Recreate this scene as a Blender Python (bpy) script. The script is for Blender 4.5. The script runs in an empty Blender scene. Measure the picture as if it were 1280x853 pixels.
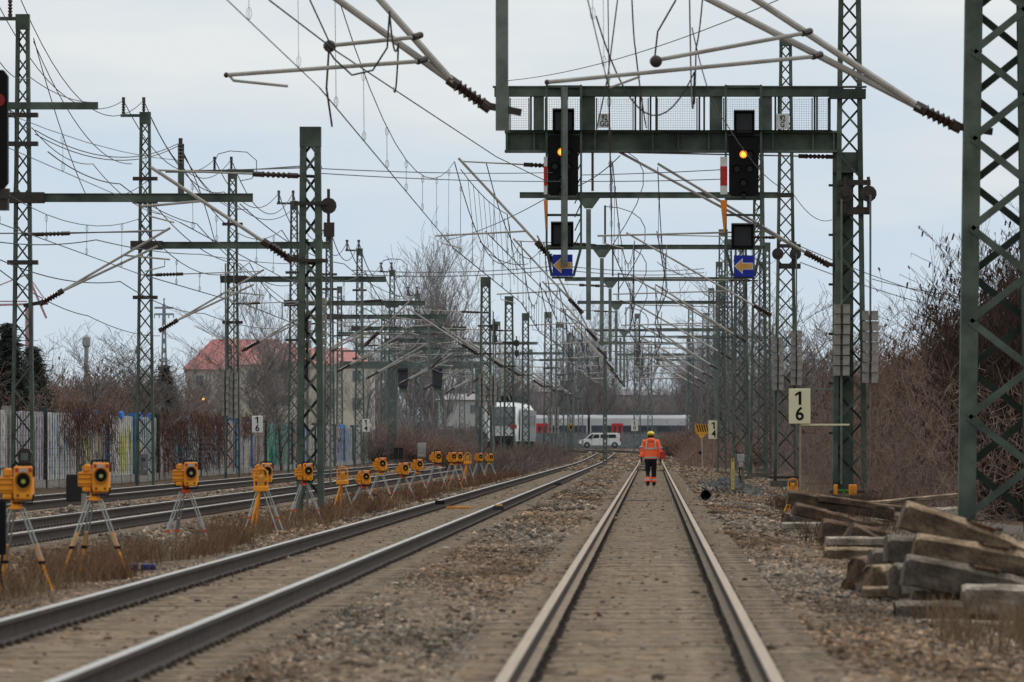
import bpy, math, random
import numpy as np
from mathutils import Vector, Matrix
random.seed(7); RNG = np.random.default_rng(11)
SC = bpy.context.scene
COL = SC.collection
F, CX, CY, H = 8000.0, 815.0, 553.0, 1.30          # focal length in photo pixels, principal point, eye height

def P(px, py, Y):
    "the world point seen at photo pixel (px, py) at distance Y"
    return Vector(((px-CX)*Y/F, Y, H-(py-CY)*Y/F))

# ------------------------------------------------------------------ materials
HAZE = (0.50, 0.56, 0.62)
def hz(c, Y):  # distance haze mixed into the base colour
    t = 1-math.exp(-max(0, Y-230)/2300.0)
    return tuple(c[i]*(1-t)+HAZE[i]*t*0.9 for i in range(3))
_m = {}
def mat(name, c, Y=0, rough=.75, metal=0.0, var=.35, scale=3.0, c2=None, bump=0.0, stretch=(1,1,1), spec=.3, emit=None, emis=0, coord='Object'):
    yb = 0 if Y < 140 else int(round(Y/60.0))*60
    key = (name, yb)
    if key in _m: return _m[key]
    m = bpy.data.materials.new(name if not yb else '%s_%dm' % (name, yb)); m.use_nodes = True
    nt = m.node_tree; N = nt.nodes; L = nt.links; b = N['Principled BSDF']
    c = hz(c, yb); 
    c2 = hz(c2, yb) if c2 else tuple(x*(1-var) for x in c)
    tc = N.new('ShaderNodeTexCoord'); mp = N.new('ShaderNodeMapping'); mp.inputs['Scale'].default_value = stretch
    L.new(tc.outputs[coord], mp.inputs['Vector'])
    no = N.new('ShaderNodeTexNoise'); no.inputs['Scale'].default_value = scale; no.inputs['Detail'].default_value = 6; no.inputs['Roughness'].default_value = .65
    L.new(mp.outputs[0], no.inputs['Vector'])
    cr = N.new('ShaderNodeValToRGB'); cr.color_ramp.elements[0].position = .36; cr.color_ramp.elements[1].position = .62
    cr.color_ramp.elements[0].color = (*c2, 1); cr.color_ramp.elements[1].color = (*c, 1)
    L.new(no.outputs['Fac'], cr.inputs[0]); L.new(cr.outputs[0], b.inputs['Base Color'])
    b.inputs['Roughness'].default_value = rough; b.inputs['Metallic'].default_value = metal
    b.inputs['Specular IOR Level'].default_value = spec
    if bump:
        bp = N.new('ShaderNodeBump'); bp.inputs['Strength'].default_value = bump; bp.inputs['Distance'].default_value = .02
        L.new(no.outputs['Fac'], bp.inputs['Height']); L.new(bp.outputs[0], b.inputs['Normal'])
    if emit:
        b.inputs['Emission Color'].default_value = (*emit, 1); b.inputs['Emission Strength'].default_value = emis
    _m[key] = m
    return m
def green(Y=0):
    yb = 0 if Y < 140 else int(round(Y/60.0))*60; new = ('green_mast_paint', yb) not in _m
    m = green0(Y)
    if new:
        nt = m.node_tree; N = nt.nodes; L = nt.links; b = N['Principled BSDF']; src = b.inputs['Base Color'].links[0].from_socket; tc = N['Texture Coordinate']
        mp = N.new('ShaderNodeMapping'); mp.inputs['Scale'].default_value = (9, 9, .7); L.new(tc.outputs['Object'], mp.inputs[0])
        n2 = N.new('ShaderNodeTexNoise'); n2.inputs['Scale'].default_value = 1.5; n2.inputs['Detail'].default_value = 7; n2.inputs['Roughness'].default_value = .7; L.new(mp.outputs[0], n2.inputs['Vector'])
        c3 = N.new('ShaderNodeValToRGB'); c3.color_ramp.elements[0].position = .58; c3.color_ramp.elements[0].color = (0,0,0,1); c3.color_ramp.elements[1].position = .72; c3.color_ramp.elements[1].color = (.75,.75,.75,1); L.new(n2.outputs['Fac'], c3.inputs[0])
        mx = N.new('ShaderNodeMix'); mx.data_type = 'RGBA'; mx.inputs[7].default_value = (*hz((.10,.075,.05), yb), 1); L.new(c3.outputs[0], mx.inputs[0]); L.new(src, mx.inputs[6])
        n4 = N.new('ShaderNodeTexNoise'); n4.inputs['Scale'].default_value = .8; n4.inputs['Detail'].default_value = 3; L.new(tc.outputs['Object'], n4.inputs['Vector'])
        c4 = N.new('ShaderNodeValToRGB'); c4.color_ramp.elements[0].position = .35; c4.color_ramp.elements[0].color = (.75,.75,.75,1); c4.color_ramp.elements[1].position = .65; c4.color_ramp.elements[1].color = (1.35,1.3,1.3,1); L.new(n4.outputs['Fac'], c4.inputs[0])
        m2 = N.new('ShaderNodeMix'); m2.data_type = 'RGBA'; m2.blend_type = 'MULTIPLY'; m2.inputs[0].default_value = 1; L.new(mx.outputs[2], m2.inputs[6]); L.new(c4.outputs[0], m2.inputs[7]); L.new(m2.outputs[2], b.inputs['Base Color'])
    return m
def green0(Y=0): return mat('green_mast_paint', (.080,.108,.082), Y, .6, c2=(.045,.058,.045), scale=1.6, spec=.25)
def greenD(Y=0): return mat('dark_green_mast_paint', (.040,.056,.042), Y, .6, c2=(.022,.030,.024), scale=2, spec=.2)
def steel(Y=0): return mat('grey_tube', (.40,.375,.335), Y, .5, .1, c2=(.27,.24,.205), scale=2)
def galv(Y=0): return mat('galvanised_steel', (.17,.19,.17), Y, .5, .3, c2=(.10,.12,.10), scale=3)
def dark(Y=0): return mat('dark_iron', (.03,.026,.023), Y, .6, c2=(.05,.036,.028), scale=6)
def insul(Y=0): return mat('brown_porcelain', (.045,.022,.016), Y, .25, c2=(.02,.013,.01), spec=.5)
def wirem(Y=0): return mat('copper_wire', (.055,.055,.052), Y, .6, c2=(.035,.035,.034))
def concrete(Y=0): return mat('concrete', (.30,.28,.25), Y, .9, c2=(.16,.145,.125), scale=4, bump=.4)
def black(Y=0): return mat('matt_black', (.007,.007,.008), Y, .7, var=.3, spec=.15)
def orange(Y=0): return mat('orange_plastic', (.86,.33,.02), Y, .5, c2=(.66,.21,.01), scale=6)

# ------------------------------------------------------------------ mesh building
class MB:
    def __init__(s): s.v = []; s.f = []; s.mi = []; s.cur = 0
    def add(s, vs, fs):
        n = len(s.v); s.v += [tuple(x) for x in vs]
        for f in fs: s.f.append(tuple(i+n for i in f)); s.mi.append(s.cur)
    def box(s, x0, x1, y0, y1, z0, z1):
        s.add([(x0,y0,z0),(x1,y0,z0),(x1,y1,z0),(x0,y1,z0),(x0,y0,z1),(x1,y0,z1),(x1,y1,z1),(x0,y1,z1)],
              [(0,3,2,1),(4,5,6,7),(0,1,5,4),(1,2,6,5),(2,3,7,6),(3,0,4,7)]); return s
    def bar(s, p0, p1, w, d, up=(0,1,0)):
        "rectangular bar, d measured along up"
        p0 = Vector(p0); p1 = Vector(p1); t = (p1-p0).normalized(); u = Vector(up); u = (u-t*u.dot(t))
        if u.length < 1e-4: u = Vector((1,0,0))
        u.normalize(); r = t.cross(u)
        vs = []
        for p in (p0, p1):
            for a, b in ((-1,-1),(1,-1),(1,1),(-1,1)): vs.append(p+r*(a*w/2)+u*(b*d/2))
        s.add(vs, [(0,1,2,3),(7,6,5,4),(0,4,5,1),(1,5,6,2),(2,6,7,3),(3,7,4,0)]); return s
    def tube(s, pts, r, n=8, caps=True):
        pts = [Vector(p) for p in pts]; rs = r if isinstance(r, (list, tuple)) else [r]*len(pts)
        vs = []; fs = []
        for i, p in enumerate(pts):
            a = pts[max(0,i-1)]; b = pts[min(len(pts)-1,i+1)]; t = (b-a)
            t = t.normalized() if t.length > 1e-9 else Vector((0,0,1))
            u = t.cross(Vector((.13,.29,1))); 
            if u.length < .05: u = t.cross(Vector((1,0,0)))
            u.normalize(); w = t.cross(u)
            for k in range(n):
                an = 2*math.pi*k/n; vs.append(p+(u*math.cos(an)+w*math.sin(an))*rs[i])
        for i in range(len(pts)-1):
            for k in range(n):
                k2 = (k+1) % n; fs.append((i*n+k, i*n+k2, (i+1)*n+k2, (i+1)*n+k))
        if caps: fs.append(tuple(range(n-1,-1,-1))); fs.append(tuple((len(pts)-1)*n+k for k in range(n)))
        s.add(vs, fs); return s
    def prism(s, poly, y0, y1, axis='y'):
        "polygon of (a,b) extruded; axis y: (x,z) polygon; axis x: (y,z) polygon; axis z: (x,y)"
        n = len(poly); f = {'y': lambda a,b,t:(a,t,b), 'x': lambda a,b,t:(t,a,b), 'z': lambda a,b,t:(a,b,t)}[axis]
        vs = [f(a,b,y0) for a,b in poly]+[f(a,b,y1) for a,b in poly]
        s.add(vs, [tuple(range(n)), tuple(range(2*n-1,n-1,-1))]+[(i,i+n,(i+1)%n+n,(i+1)%n) for i in range(n)]); return s
    def ball(s, c, r, n=8, m=6, sc=(1,1,1)):
        vs = []; fs = []
        for i in range(m+1):
            th = math.pi*i/m
            for k in range(n):
                ph = 2*math.pi*k/n
                vs.append((c[0]+r*sc[0]*math.sin(th)*math.cos(ph), c[1]+r*sc[1]*math.sin(th)*math.sin(ph), c[2]+r*sc[2]*math.cos(th)))
        for i in range(m):
            for k in range(n):
                k2 = (k+1)%n; fs.append((i*n+k, (i+1)*n+k, (i+1)*n+k2, i*n+k2))
        s.add(vs, fs); return s
    def build(s, name, ms, parent=None, loc=None, smooth=False):
        me = bpy.data.meshes.new(name); me.from_pydata(s.v, [], s.f)
        ms = ms if isinstance(ms, (list, tuple)) else [ms]
        for m in ms: me.materials.append(m)
        if len(ms) > 1: me.polygons.foreach_set('material_index', s.mi)
        if smooth: me.polygons.foreach_set('use_smooth', [True]*len(me.polygons))
        me.update()
        return link(name, me, parent, loc)
def link(name, me, parent=None, loc=None):
    o = bpy.data.objects.new(name, me); COL.objects.link(o)
    if parent is not None: o.parent = parent
    if loc is not None: o.location = loc
    return o
def bevel(o, w=.01, seg=2):
    m = o.modifiers.new('bevel', 'BEVEL'); m.width = w; m.segments = seg; m.limit_method = 'ANGLE'; return o
def tag(o, label=None, cat=None, group=None, kind=None):
    if label: o['label'] = label
    if cat: o['category'] = cat
    if group: o['group'] = group
    if kind: o['kind'] = kind
    return o
def thing(name, label, cat, loc=(0,0,0), rz=0, group=None):
    o = bpy.data.objects.new(name, None); COL.objects.link(o); o.location = loc; o.rotation_euler = (0,0,rz)
    o.empty_display_size = .2
    return tag(o, label, cat, group)
def kids(o): return list(o.children)
def copy_tree(o, parent=None):
    c = o.copy(); COL.objects.link(c)
    if parent is not None: c.parent = parent
    for ch in kids(o): copy_tree(ch, c)
    return c
def npmesh(name, V, Fq, ms, n=4):
    me = bpy.data.meshes.new(name); V = np.asarray(V, dtype=np.float32); Fq = np.asarray(Fq, dtype=np.int32)
    me.vertices.add(len(V)); me.vertices.foreach_set('co', V.ravel())
    me.loops.add(Fq.size); me.loops.foreach_set('vertex_index', Fq.ravel())
    me.polygons.add(len(Fq)); me.polygons.foreach_set('loop_start', np.arange(0, Fq.size, n, dtype=np.int32))
    for m in (ms if isinstance(ms, list) else [ms]): me.materials.append(m)
    me.update(calc_edges=True)
    return me
def segmesh(name, A, B, ra, rb, m):
    "three sided twigs from arrays of end points"
    A = np.asarray(A, float); B = np.asarray(B, float); ra = np.asarray(ra); rb = np.asarray(rb); n = len(A)
    t = B-A; t /= (np.linalg.norm(t, axis=1, keepdims=True)+1e-9)
    h = np.where(np.abs(t[:, 2:3]) > .9, np.array([[1.,0,0]]), np.array([[0.,0,1]])); u = np.cross(t, h); u /= (np.linalg.norm(u, axis=1, keepdims=True)+1e-9); w = np.cross(t, u)
    V = np.zeros((n, 6, 3))
    for k in range(3):
        a = 2*math.pi*k/3; d = u*math.cos(a)+w*math.sin(a)
        V[:, k] = A+d*ra[:, None]; V[:, 3+k] = B+d*rb[:, None]
    base = (np.arange(n)*6)[:, None, None]
    q = np.array([[0,1,4,3],[1,2,5,4],[2,0,3,5]])[None]
    return npmesh(name, V.reshape(-1, 3), (base+q).reshape(-1, 4), m)
def sm(a, b, t):
    t = min(1, max(0, (t-a)/(b-a))); return t*t*(3-2*t)
def rise(Y): return .72*sm(380, 740, Y)
def bend(Y):
    return 0.0 if Y < 560 else -(Y-560)**2/900.0

# ------------------------------------------------------------------ camera, world, light
cam = bpy.data.cameras.new('camera'); co = bpy.data.objects.new('camera', cam); COL.objects.link(co); SC.camera = co
co.location = (0, 0, H); co.rotation_euler = (math.radians(90), 0, 0)
cam.sensor_width = 36; cam.lens = F/1280*36; cam.shift_x = -(CX-640)/1280; cam.shift_y = (CY-426.5)/1280
cam.clip_start = 1; cam.clip_end = 20000
cam.dof.use_dof = True; cam.dof.focus_distance = 205; cam.dof.aperture_fstop = 7
w = bpy.data.worlds.new('World'); SC.world = w; w.use_nodes = True
nt = w.node_tree; N = nt.nodes; L = nt.links; bg = N['Background']; out = N['World Output']
sky = N.new('ShaderNodeTexSky'); sky.sky_type = 'NISHITA'; sky.sun_disc = False
SUN_EL, SUN_AZ = math.radians(58), math.radians(40)
sky.sun_elevation = SUN_EL; sky.sun_rotation = SUN_AZ
L.new(sky.outputs[0], bg.inputs[0]); bg.inputs[1].default_value = .08
bg2 = N.new('ShaderNodeBackground'); bg2.inputs[1].default_value = 1.1
tc = N.new('ShaderNodeTexCoord'); sx = N.new('ShaderNodeSeparateXYZ'); L.new(tc.outputs['Generated'], sx.inputs[0])
mr = N.new('ShaderNodeMapRange'); mr.inputs['From Max'].default_value = .075; L.new(sx.outputs['Z'], mr.inputs['Value'])
cr = N.new('ShaderNodeValToRGB'); e = cr.color_ramp.elements
e[0].position = 0; e[0].color = (.60,.695,.765,1); e[1].position = 1; e[1].color = (.735,.765,.775,1)
k = e.new(.45); k.color = (.56,.66,.765,1); k = e.new(.75); k.color = (.64,.70,.75,1)
mp = N.new('ShaderNodeMapping'); mp.inputs['Scale'].default_value = (14, 14, 60); L.new(tc.outputs['Generated'], mp.inputs[0])
no = N.new('ShaderNodeTexNoise'); no.inputs['Scale'].default_value = 1.0; no.inputs['Detail'].default_value = 4; L.new(mp.outputs[0], no.inputs['Vector'])
ad = N.new('ShaderNodeMath'); ad.operation = 'MULTIPLY_ADD'; ad.inputs[1].default_value = 1.4; L.new(no.outputs['Fac'], ad.inputs[0])
sb = N.new('ShaderNodeMath'); sb.operation = 'SUBTRACT'; sb.inputs[1].default_value = .70; L.new(mr.outputs[0], sb.inputs[0]); L.new(sb.outputs[0], ad.inputs[2])
L.new(ad.outputs[0], cr.inputs[0]); L.new(cr.outputs[0], bg2.inputs[0])
# an overcast dome is brighter overhead than near the horizon, with dimming added behind the camera to darken fronts
zr = N.new('ShaderNodeMapRange'); zr.inputs['From Min'].default_value = .09; zr.inputs['From Max'].default_value = .9; zr.inputs['To Min'].default_value = 1.1; zr.inputs['To Max'].default_value = 1.8; L.new(sx.outputs['Z'], zr.inputs['Value'])
yr_ = N.new('ShaderNodeMapRange'); yr_.inputs['From Min'].default_value = -.6; yr_.inputs['From Max'].default_value = .35; yr_.inputs['To Min'].default_value = .80; yr_.inputs['To Max'].default_value = 1.0; L.new(sx.outputs['Y'], yr_.inputs['Value'])
ml = N.new('ShaderNodeMath'); ml.operation = 'MULTIPLY'; L.new(zr.outputs[0], ml.inputs[0]); L.new(yr_.outputs[0], ml.inputs[1]); L.new(ml.outputs[0], bg2.inputs[1])
mx = N.new('ShaderNodeMixShader'); mx.inputs[0].default_value = .93
L.new(bg.outputs[0], mx.inputs[1]); L.new(bg2.outputs[0], mx.inputs[2]); L.new(mx.outputs[0], out.inputs[0])
sl = bpy.data.lights.new('sun', 'SUN'); so = bpy.data.objects.new('sun', sl); COL.objects.link(so)
sl.energy = 1.35; sl.angle = math.radians(14); sl.color = (1, .95, .88)
dirv = Vector((math.sin(SUN_AZ)*math.cos(SUN_EL), math.cos(SUN_AZ)*math.cos(SUN_EL), math.sin(SUN_EL)))
so.rotation_euler = dirv.to_track_quat('Z', 'Y').to_euler()
SC.view_settings.view_transform = 'Standard'; SC.view_settings.look = 'None'; SC.view_settings.exposure = 0

# ------------------------------------------------------------------ ground
TR = [(-0.07, 'right'), (-4.02, 'left'), (-9.85, 'third'), (-14.3, 'fourth')]
def zg(x, y):
    x = np.asarray(x, float); y = np.asarray(y, float)
    z = np.full(np.broadcast(x, y).shape, -.215)
    z = z-.16*np.clip((x-1.9)/1.3, 0, 1)+.9*np.clip((x-8)/14, 0, 1)**1.3
    z = z-.10*np.clip(1-np.abs(x+6.9)/1.3, 0, 1)
    z = z+.3*np.clip((-x-24)/20, 0, 1)
    t = np.clip((y-380)/360, 0, 1); z = z+.72*t*t*(3-2*t)
    return z
xs = np.concatenate([np.linspace(-6000,-300,12), np.linspace(-250,-30,20), np.arange(-28,-6,.4), np.arange(-6,5,.09), np.arange(5,14,.3), np.linspace(15,60,20), np.linspace(80,300,10), np.linspace(500,6000,10)])
ys = np.concatenate([np.linspace(-50,25,6), np.arange(27,90,.16), np.arange(90,180,.4), np.arange(180,420,1.5), np.linspace(425,900,90), np.linspace(950,9000,30)])
XX, YY = np.meshgrid(xs, ys); ZZ = zg(XX, YY)
near = (np.abs(XX) < 30) & (YY < 400)
inbed = np.zeros_like(XX, bool)
for xc, _ in TR: inbed |= np.abs(XX-xc) < 1.2
ZZ = ZZ+np.where(near & ~inbed, RNG.normal(0, .012, XX.shape), 0)+np.where(near & inbed, .033+RNG.normal(0, .006, XX.shape), 0)
ZZ += np.where(near & ~inbed, .03*np.sin(XX*2.1+YY*.21)*np.sin(YY*.13), 0)
nx, ny = len(xs), len(ys)
idx = np.arange(nx*ny).reshape(ny, nx)
Fq = np.stack([idx[:-1,:-1], idx[:-1,1:], idx[1:,1:], idx[1:,:-1]], -1).reshape(-1, 4)
gm = bpy.data.materials.new('ballast_ground'); gm.use_nodes = True
def ground_nodes(gm):
    nt = gm.node_tree; N = nt.nodes; L = nt.links; b = N['Principled BSDF']; b.inputs['Roughness'].default_value = .95; b.inputs['Specular IOR Level'].default_value = .1
    tc = N.new('ShaderNodeTexCoord'); at = N.new('ShaderNodeAttribute'); at.attribute_name = 'zone'
    vo = N.new('ShaderNodeTexVoronoi'); vo.inputs['Scale'].default_value = 16; L.new(tc.outputs['Object'], vo.inputs['Vector'])
    cr = N.new('ShaderNodeValToRGB'); cr.color_ramp.elements[0].color = (.055,.042,.03,1); cr.color_ramp.elements[1].color = (.27,.215,.16,1)
    L.new(vo.outputs['Color'], cr.inputs[0])
    big = N.new('ShaderNodeTexNoise'); big.inputs['Scale'].default_value = .5; big.inputs['Detail'].default_value = 8; big.inputs['Roughness'].default_value = .7; L.new(tc.outputs['Object'], big.inputs['Vector'])
    cb = N.new('ShaderNodeValToRGB'); cb.color_ramp.elements[0].position = .35; cb.color_ramp.elements[1].position = .68
    cb.color_ramp.elements[0].color = (.62,.58,.55,1); cb.color_ramp.elements[1].color = (1.15,1.08,1,1); L.new(big.outputs['Fac'], cb.inputs[0])
    fine = N.new('ShaderNodeTexNoise'); fine.inputs['Scale'].default_value = 9; fine.inputs['Detail'].default_value = 8; fine.inputs['Roughness'].default_value = .75; L.new(tc.outputs['Object'], fine.inputs['Vector'])
    cs = N.new('ShaderNodeValToRGB'); cs.color_ramp.elements[0].position = .36; cs.color_ramp.elements[1].position = .6
    cs.color_ramp.elements[0].color = (.085,.06,.04,1); cs.color_ramp.elements[1].color = (.245,.185,.125,1); L.new(fine.outputs['Fac'], cs.inputs[0])
    cv = N.new('ShaderNodeValToRGB'); cv.color_ramp.elements[0].position = .36; cv.color_ramp.elements[1].position = .64
    cv.color_ramp.elements[0].color = (.035,.024,.017,1); cv.color_ramp.elements[1].color = (.12,.085,.06,1); L.new(fine.outputs['Fac'], cv.inputs[0])
    sp = N.new('ShaderNodeSeparateColor'); L.new(at.outputs['Color'], sp.inputs[0])
    m1 = N.new('ShaderNodeMix'); m1.data_type = 'RGBA'; L.new(sp.outputs[0], m1.inputs[0]); L.new(cr.outputs[0], m1.inputs[6]); L.new(cs.outputs[0], m1.inputs[7])
    m2 = N.new('ShaderNodeMix'); m2.data_type = 'RGBA'; L.new(sp.outputs[1], m2.inputs[0]); L.new(m1.outputs[2], m2.inputs[6]); L.new(cv.outputs[0], m2.inputs[7])
    m3 = N.new('ShaderNodeMix'); m3.data_type = 'RGBA'; m3.blend_type = 'MULTIPLY'; m3.inputs[0].default_value = 1; L.new(m2.outputs[2], m3.inputs[6]); L.new(cb.outputs[0], m3.inputs[7])
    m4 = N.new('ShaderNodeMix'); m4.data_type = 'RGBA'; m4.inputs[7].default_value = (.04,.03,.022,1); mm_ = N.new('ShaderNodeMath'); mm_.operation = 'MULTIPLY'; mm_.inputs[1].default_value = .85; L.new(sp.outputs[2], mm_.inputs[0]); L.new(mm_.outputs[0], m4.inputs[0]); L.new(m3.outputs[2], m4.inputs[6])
    L.new(m4.outputs[2], b.inputs['Base Color'])
    bp = N.new('ShaderNodeBump'); bp.inputs['Strength'].default_value = .8; bp.inputs['Distance'].default_value = .03; L.new(vo.outputs['Distance'], bp.inputs['Height']); L.new(bp.outputs[0], b.inputs['Normal'])
ground_nodes(gm)
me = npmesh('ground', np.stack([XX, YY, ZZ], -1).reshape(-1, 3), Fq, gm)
ca = me.color_attributes.new('zone', 'FLOAT_COLOR', 'POINT')
sand = np.zeros_like(XX)
for xc, _ in TR[:2]:
    sand = np.maximum(sand, np.clip((1.48-np.abs(XX-xc)+.14*np.sin(YY*.9)*np.sin(YY*.23))/.3, 0, 1)*np.clip((260-YY)/200, .25, 1))
for xc, _ in TR[2:]: sand = np.maximum(sand, .5*np.clip((1.5-np.abs(XX-xc))/.3, 0, 1))
veg = np.maximum(np.clip((XX-3.4)/1.2, 0, 1), np.clip((-XX-16.5)/1.5, 0, 1)); veg = np.maximum(veg, .75*np.clip(1.4-np.abs(XX+6.7)/1.1, 0, 1)); veg = np.maximum(veg, np.clip((YY-650)/100, 0, 1)*.7)
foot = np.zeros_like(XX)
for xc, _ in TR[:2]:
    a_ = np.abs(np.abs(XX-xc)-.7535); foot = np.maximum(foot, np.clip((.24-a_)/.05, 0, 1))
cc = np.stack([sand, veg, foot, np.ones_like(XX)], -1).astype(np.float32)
ca.data.foreach_set('color', cc.ravel())
tag(link('ground', me), 'stony ground around the tracks', None, kind='structure')

# real stones in the near part of the bed, one mass
def stones(name, n, xr, yr, size, keep, label, m, zoff=0):
    ico = [(0,0,1),(.894,0,.447),(.276,.851,.447),(-.724,.526,.447),(-.724,-.526,.447),(.276,-.851,.447),(.724,.526,-.447),(-.276,.851,-.447),(-.894,0,-.447),(-.276,-.851,-.447),(.724,-.526,-.447),(0,0,-1)]
    fc = [(0,1,2),(0,2,3),(0,3,4),(0,4,5),(0,5,1),(1,6,2),(2,7,3),(3,8,4),(4,9,5),(5,10,1),(6,7,2),(7,8,3),(8,9,4),(9,10,5),(10,6,1),(11,7,6),(11,8,7),(11,9,8),(11,10,9),(11,6,10)]
    y = 1/RNG.uniform(1/yr[1], 1/yr[0], n); y = np.where(RNG.random(n) < .55, y, RNG.uniform(yr[0], yr[1], n)); x = RNG.uniform(xr[0], xr[1], n)
    vis = (x > -(CX+25)*y/F) & (x < (1280-CX+25)*y/F) & keep(x, y); x = x[vis]; y = y[vis]; n = len(x)
    s = size*np.exp(RNG.normal(0, .32, n))
    V = np.array(ico)[None]*(1+RNG.normal(0, .22, (n, 12, 1)))*(s[:, None]*RNG.uniform(.6, 1.2, (n, 3)))[:, None, :]
    a = RNG.uniform(0, 6.28, n); ca_, sa = np.cos(a)[:, None], np.sin(a)[:, None]
    V = np.stack([V[..., 0]*ca_-V[..., 1]*sa, V[..., 0]*sa+V[..., 1]*ca_, V[..., 2]*.8], -1)
    V += np.stack([x, y, zg(x, y)+(zoff(x, y) if callable(zoff) else zoff)+s*.2], -1)[:, None, :]
    Fi = (np.arange(n)*12)[:, None, None]+np.array(fc)[None]
    me = npmesh(name, V.reshape(-1, 3), Fi.reshape(-1, 3), m, 3)
    a = me.color_attributes.new('tone', 'FLOAT_COLOR', 'POINT')
    t = RNG.choice([.25,.5,.8,1.2,1.8], n, p=[.2,.3,.32,.14,.04])*(1+.38*np.sin(x*1.9+np.sin(y*.31)*2)*np.sin(y*.17+x*.8)); wv = RNG.uniform(-.12, .12, n)+.08*np.sin(x*1.1+y*.13)
    c = np.stack([.205*t*(1+wv), .150*t, .106*t*(1-wv), np.ones(n)], -1)
    a.data.foreach_set('color', np.repeat(c, 12, 0).astype(np.float32).ravel())
    return tag(link(name, me), label, None, kind='stuff')
sm_ = bpy.data.materials.new('ballast_stone'); sm_.use_nodes = True
_at = sm_.node_tree.nodes.new('ShaderNodeAttribute'); _at.attribute_name = 'tone'
sm_.node_tree.links.new(_at.outputs[0], sm_.node_tree.nodes['Principled BSDF'].inputs['Base Color']); sm_.node_tree.nodes['Principled BSDF'].inputs['Roughness'].default_value = .95
sm_.node_tree.nodes['Principled BSDF'].inputs['Specular IOR Level'].default_value = .1
def offbed(x, y):
    k = np.ones(len(x), bool)
    for xc, _ in TR: k &= np.abs(x-xc) > 1.17+.07*np.sin(y*.7)+.05*np.sin(y*2.3)
    return k
def weed(x): return np.abs(x+6.6) > .9
stones('ballast_stones', 640000, (-9,3.6), (33,100), .0205, lambda x, y: offbed(x, y) & (weed(x) | (RNG.random(len(x)) < .15)), 'loose crushed ballast stones beside the rails', sm_)
stones('ballast_stones', 230000, (-17,5.2), (100,330), .036, offbed, 'crushed ballast stones along the tracks in the middle distance', sm_)
stones('ballast_stones', 90000, (-17,5.2), (325,580), .075, lambda x, y: offbed(x, y) | (RNG.random(len(x)) < .3), 'ballast stones in the far distance around the bend', sm_, -.02)
stones('ballast_stones', 9000, (-5.4,1.3), (33,240), .02, lambda x, y: ~offbed(x, y) & (RNG.random(len(x)) < np.clip((y+30)/200,.3,1)), 'scattered small stones lying between the rails', sm_, .03)
stones('ballast_stones', 14000, (1.7,3.9), (196,246), .05, lambda x, y: np.ones(len(x), bool), 'dark heap of crushed stone beside the masts', mat('dark_stone', (.045,.043,.043), 0), lambda x, y: .42*np.exp(-((x-2.75)/.55)**2-((y-220)/14)**2)-.05)

# ------------------------------------------------------------------ tracks
railside = mat('rail_rust', (.052,.035,.027), 0, .85, c2=(.02,.015,.012), scale=5)
def railtop(nm, c): return mat(nm, c, 0, .45, .3, c2=tuple(x*.75 for x in c), scale=3, stretch=(8,.2,1))
prof = [(-.036,-.004),(-.028,0),(.028,0),(.036,-.004),(.036,-.038),(.010,-.052),(.009,-.148),(.07,-.160),(.075,-.172),(-.075,-.172),(-.07,-.160),(-.009,-.148),(-.010,-.052),(-.036,-.038)]
def sleeper_mb(mb, xc, y, z, tilt=0):
    w0, w1 = .15, .12
    mb.cur = 0
    mb.add([(xc-1.3,y-w0,z-.2),(xc+1.3,y-w0,z-.2),(xc+1.3,y+w0,z-.2),(xc-1.3,y+w0,z-.2),(xc-1.28,y-w1,z-.004),(xc+1.28,y-w1,z+.004),(xc+1.28,y+w1,z+.004),(xc-1.28,y+w1,z-.004)],
           [(0,3,2,1),(4,5,6,7),(0,1,5,4),(1,2,6,5),(2,3,7,6),(3,0,4,7)])
    mb.cur = 1
    for r in (-.7535, .7535):
        for s in (-1, 1):
            a = xc+r+s*.105; mb.box(a-.03, a+.03, y-.07, y+.07, z, z+.02); mb.tube([(a,y,z+.018),(a,y,z+.034)], .015, 6)
slm = mat('sleeper_concrete', (.27,.21,.145), 0, .95, c2=(.13,.095,.065), scale=4)
def track(xc, topc, label, y0, y1, indiv, nm):
    root = thing('railway_track', label, 'railway track', (xc, 60, 0), 0, 'parallel railway tracks')
    for r in (-.7535, .7535):
        mb = MB(); yy = [y0, 120, 200, 300, 380]+list(range(400, int(y1)+1, 12)) if y1 > 400 else [y0, 120, 200, y1]
        n = len(prof)
        vs = []; 
        for y in yy:
            dx = bend(y); sl_ = -(y-560)/450.0 if y > 560 else 0
            for a, b in prof: vs.append((r+dx+a, y-60-(r*sl_ if sl_ else 0), b+rise(y)))
        fs = []; mi = []
        for i in range(len(yy)-1):
            for k in range(n):
                k2 = (k+1)%n; fs.append((i*n+k, (i+1)*n+k, (i+1)*n+k2, i*n+k2)); mi.append(1 if k in (0,1,2) else 2 if k in (6,10) else 0)
        fs.append(tuple(range(n))); mi.append(0)
        mb.add(vs, fs); mb.mi = mi
        mb.build('rail', [railside, topc, mat('rail_foot_dust', (.32,.25,.18), 0, .95, c2=(.17,.13,.095), scale=6) if nm == 'r' else railside], root)
    ys_ = np.arange(y0+.3, min(y1, 330), .6)
    for i, y in enumerate(ys_[:indiv]):
        if i == 0:
            mb = MB(); sleeper_mb(mb, 0, 0, 0); s0 = mb.build('sleeper', [slm, railside], root, (0, y-60, -.176)); o = s0
        else:
            o = s0.copy(); COL.objects.link(o); o.parent = root; o.location = (random.uniform(-.01,.01), y-60, -.176+random.uniform(-.004,.004))
    mb = MB()
    for y in ys_[indiv:]: sleeper_mb(mb, 0, y-60, -.176)
    tag(mb.build('sleeper', [slm, railside], root), 'row of distant sleepers', kind='stuff')
    return root
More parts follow.
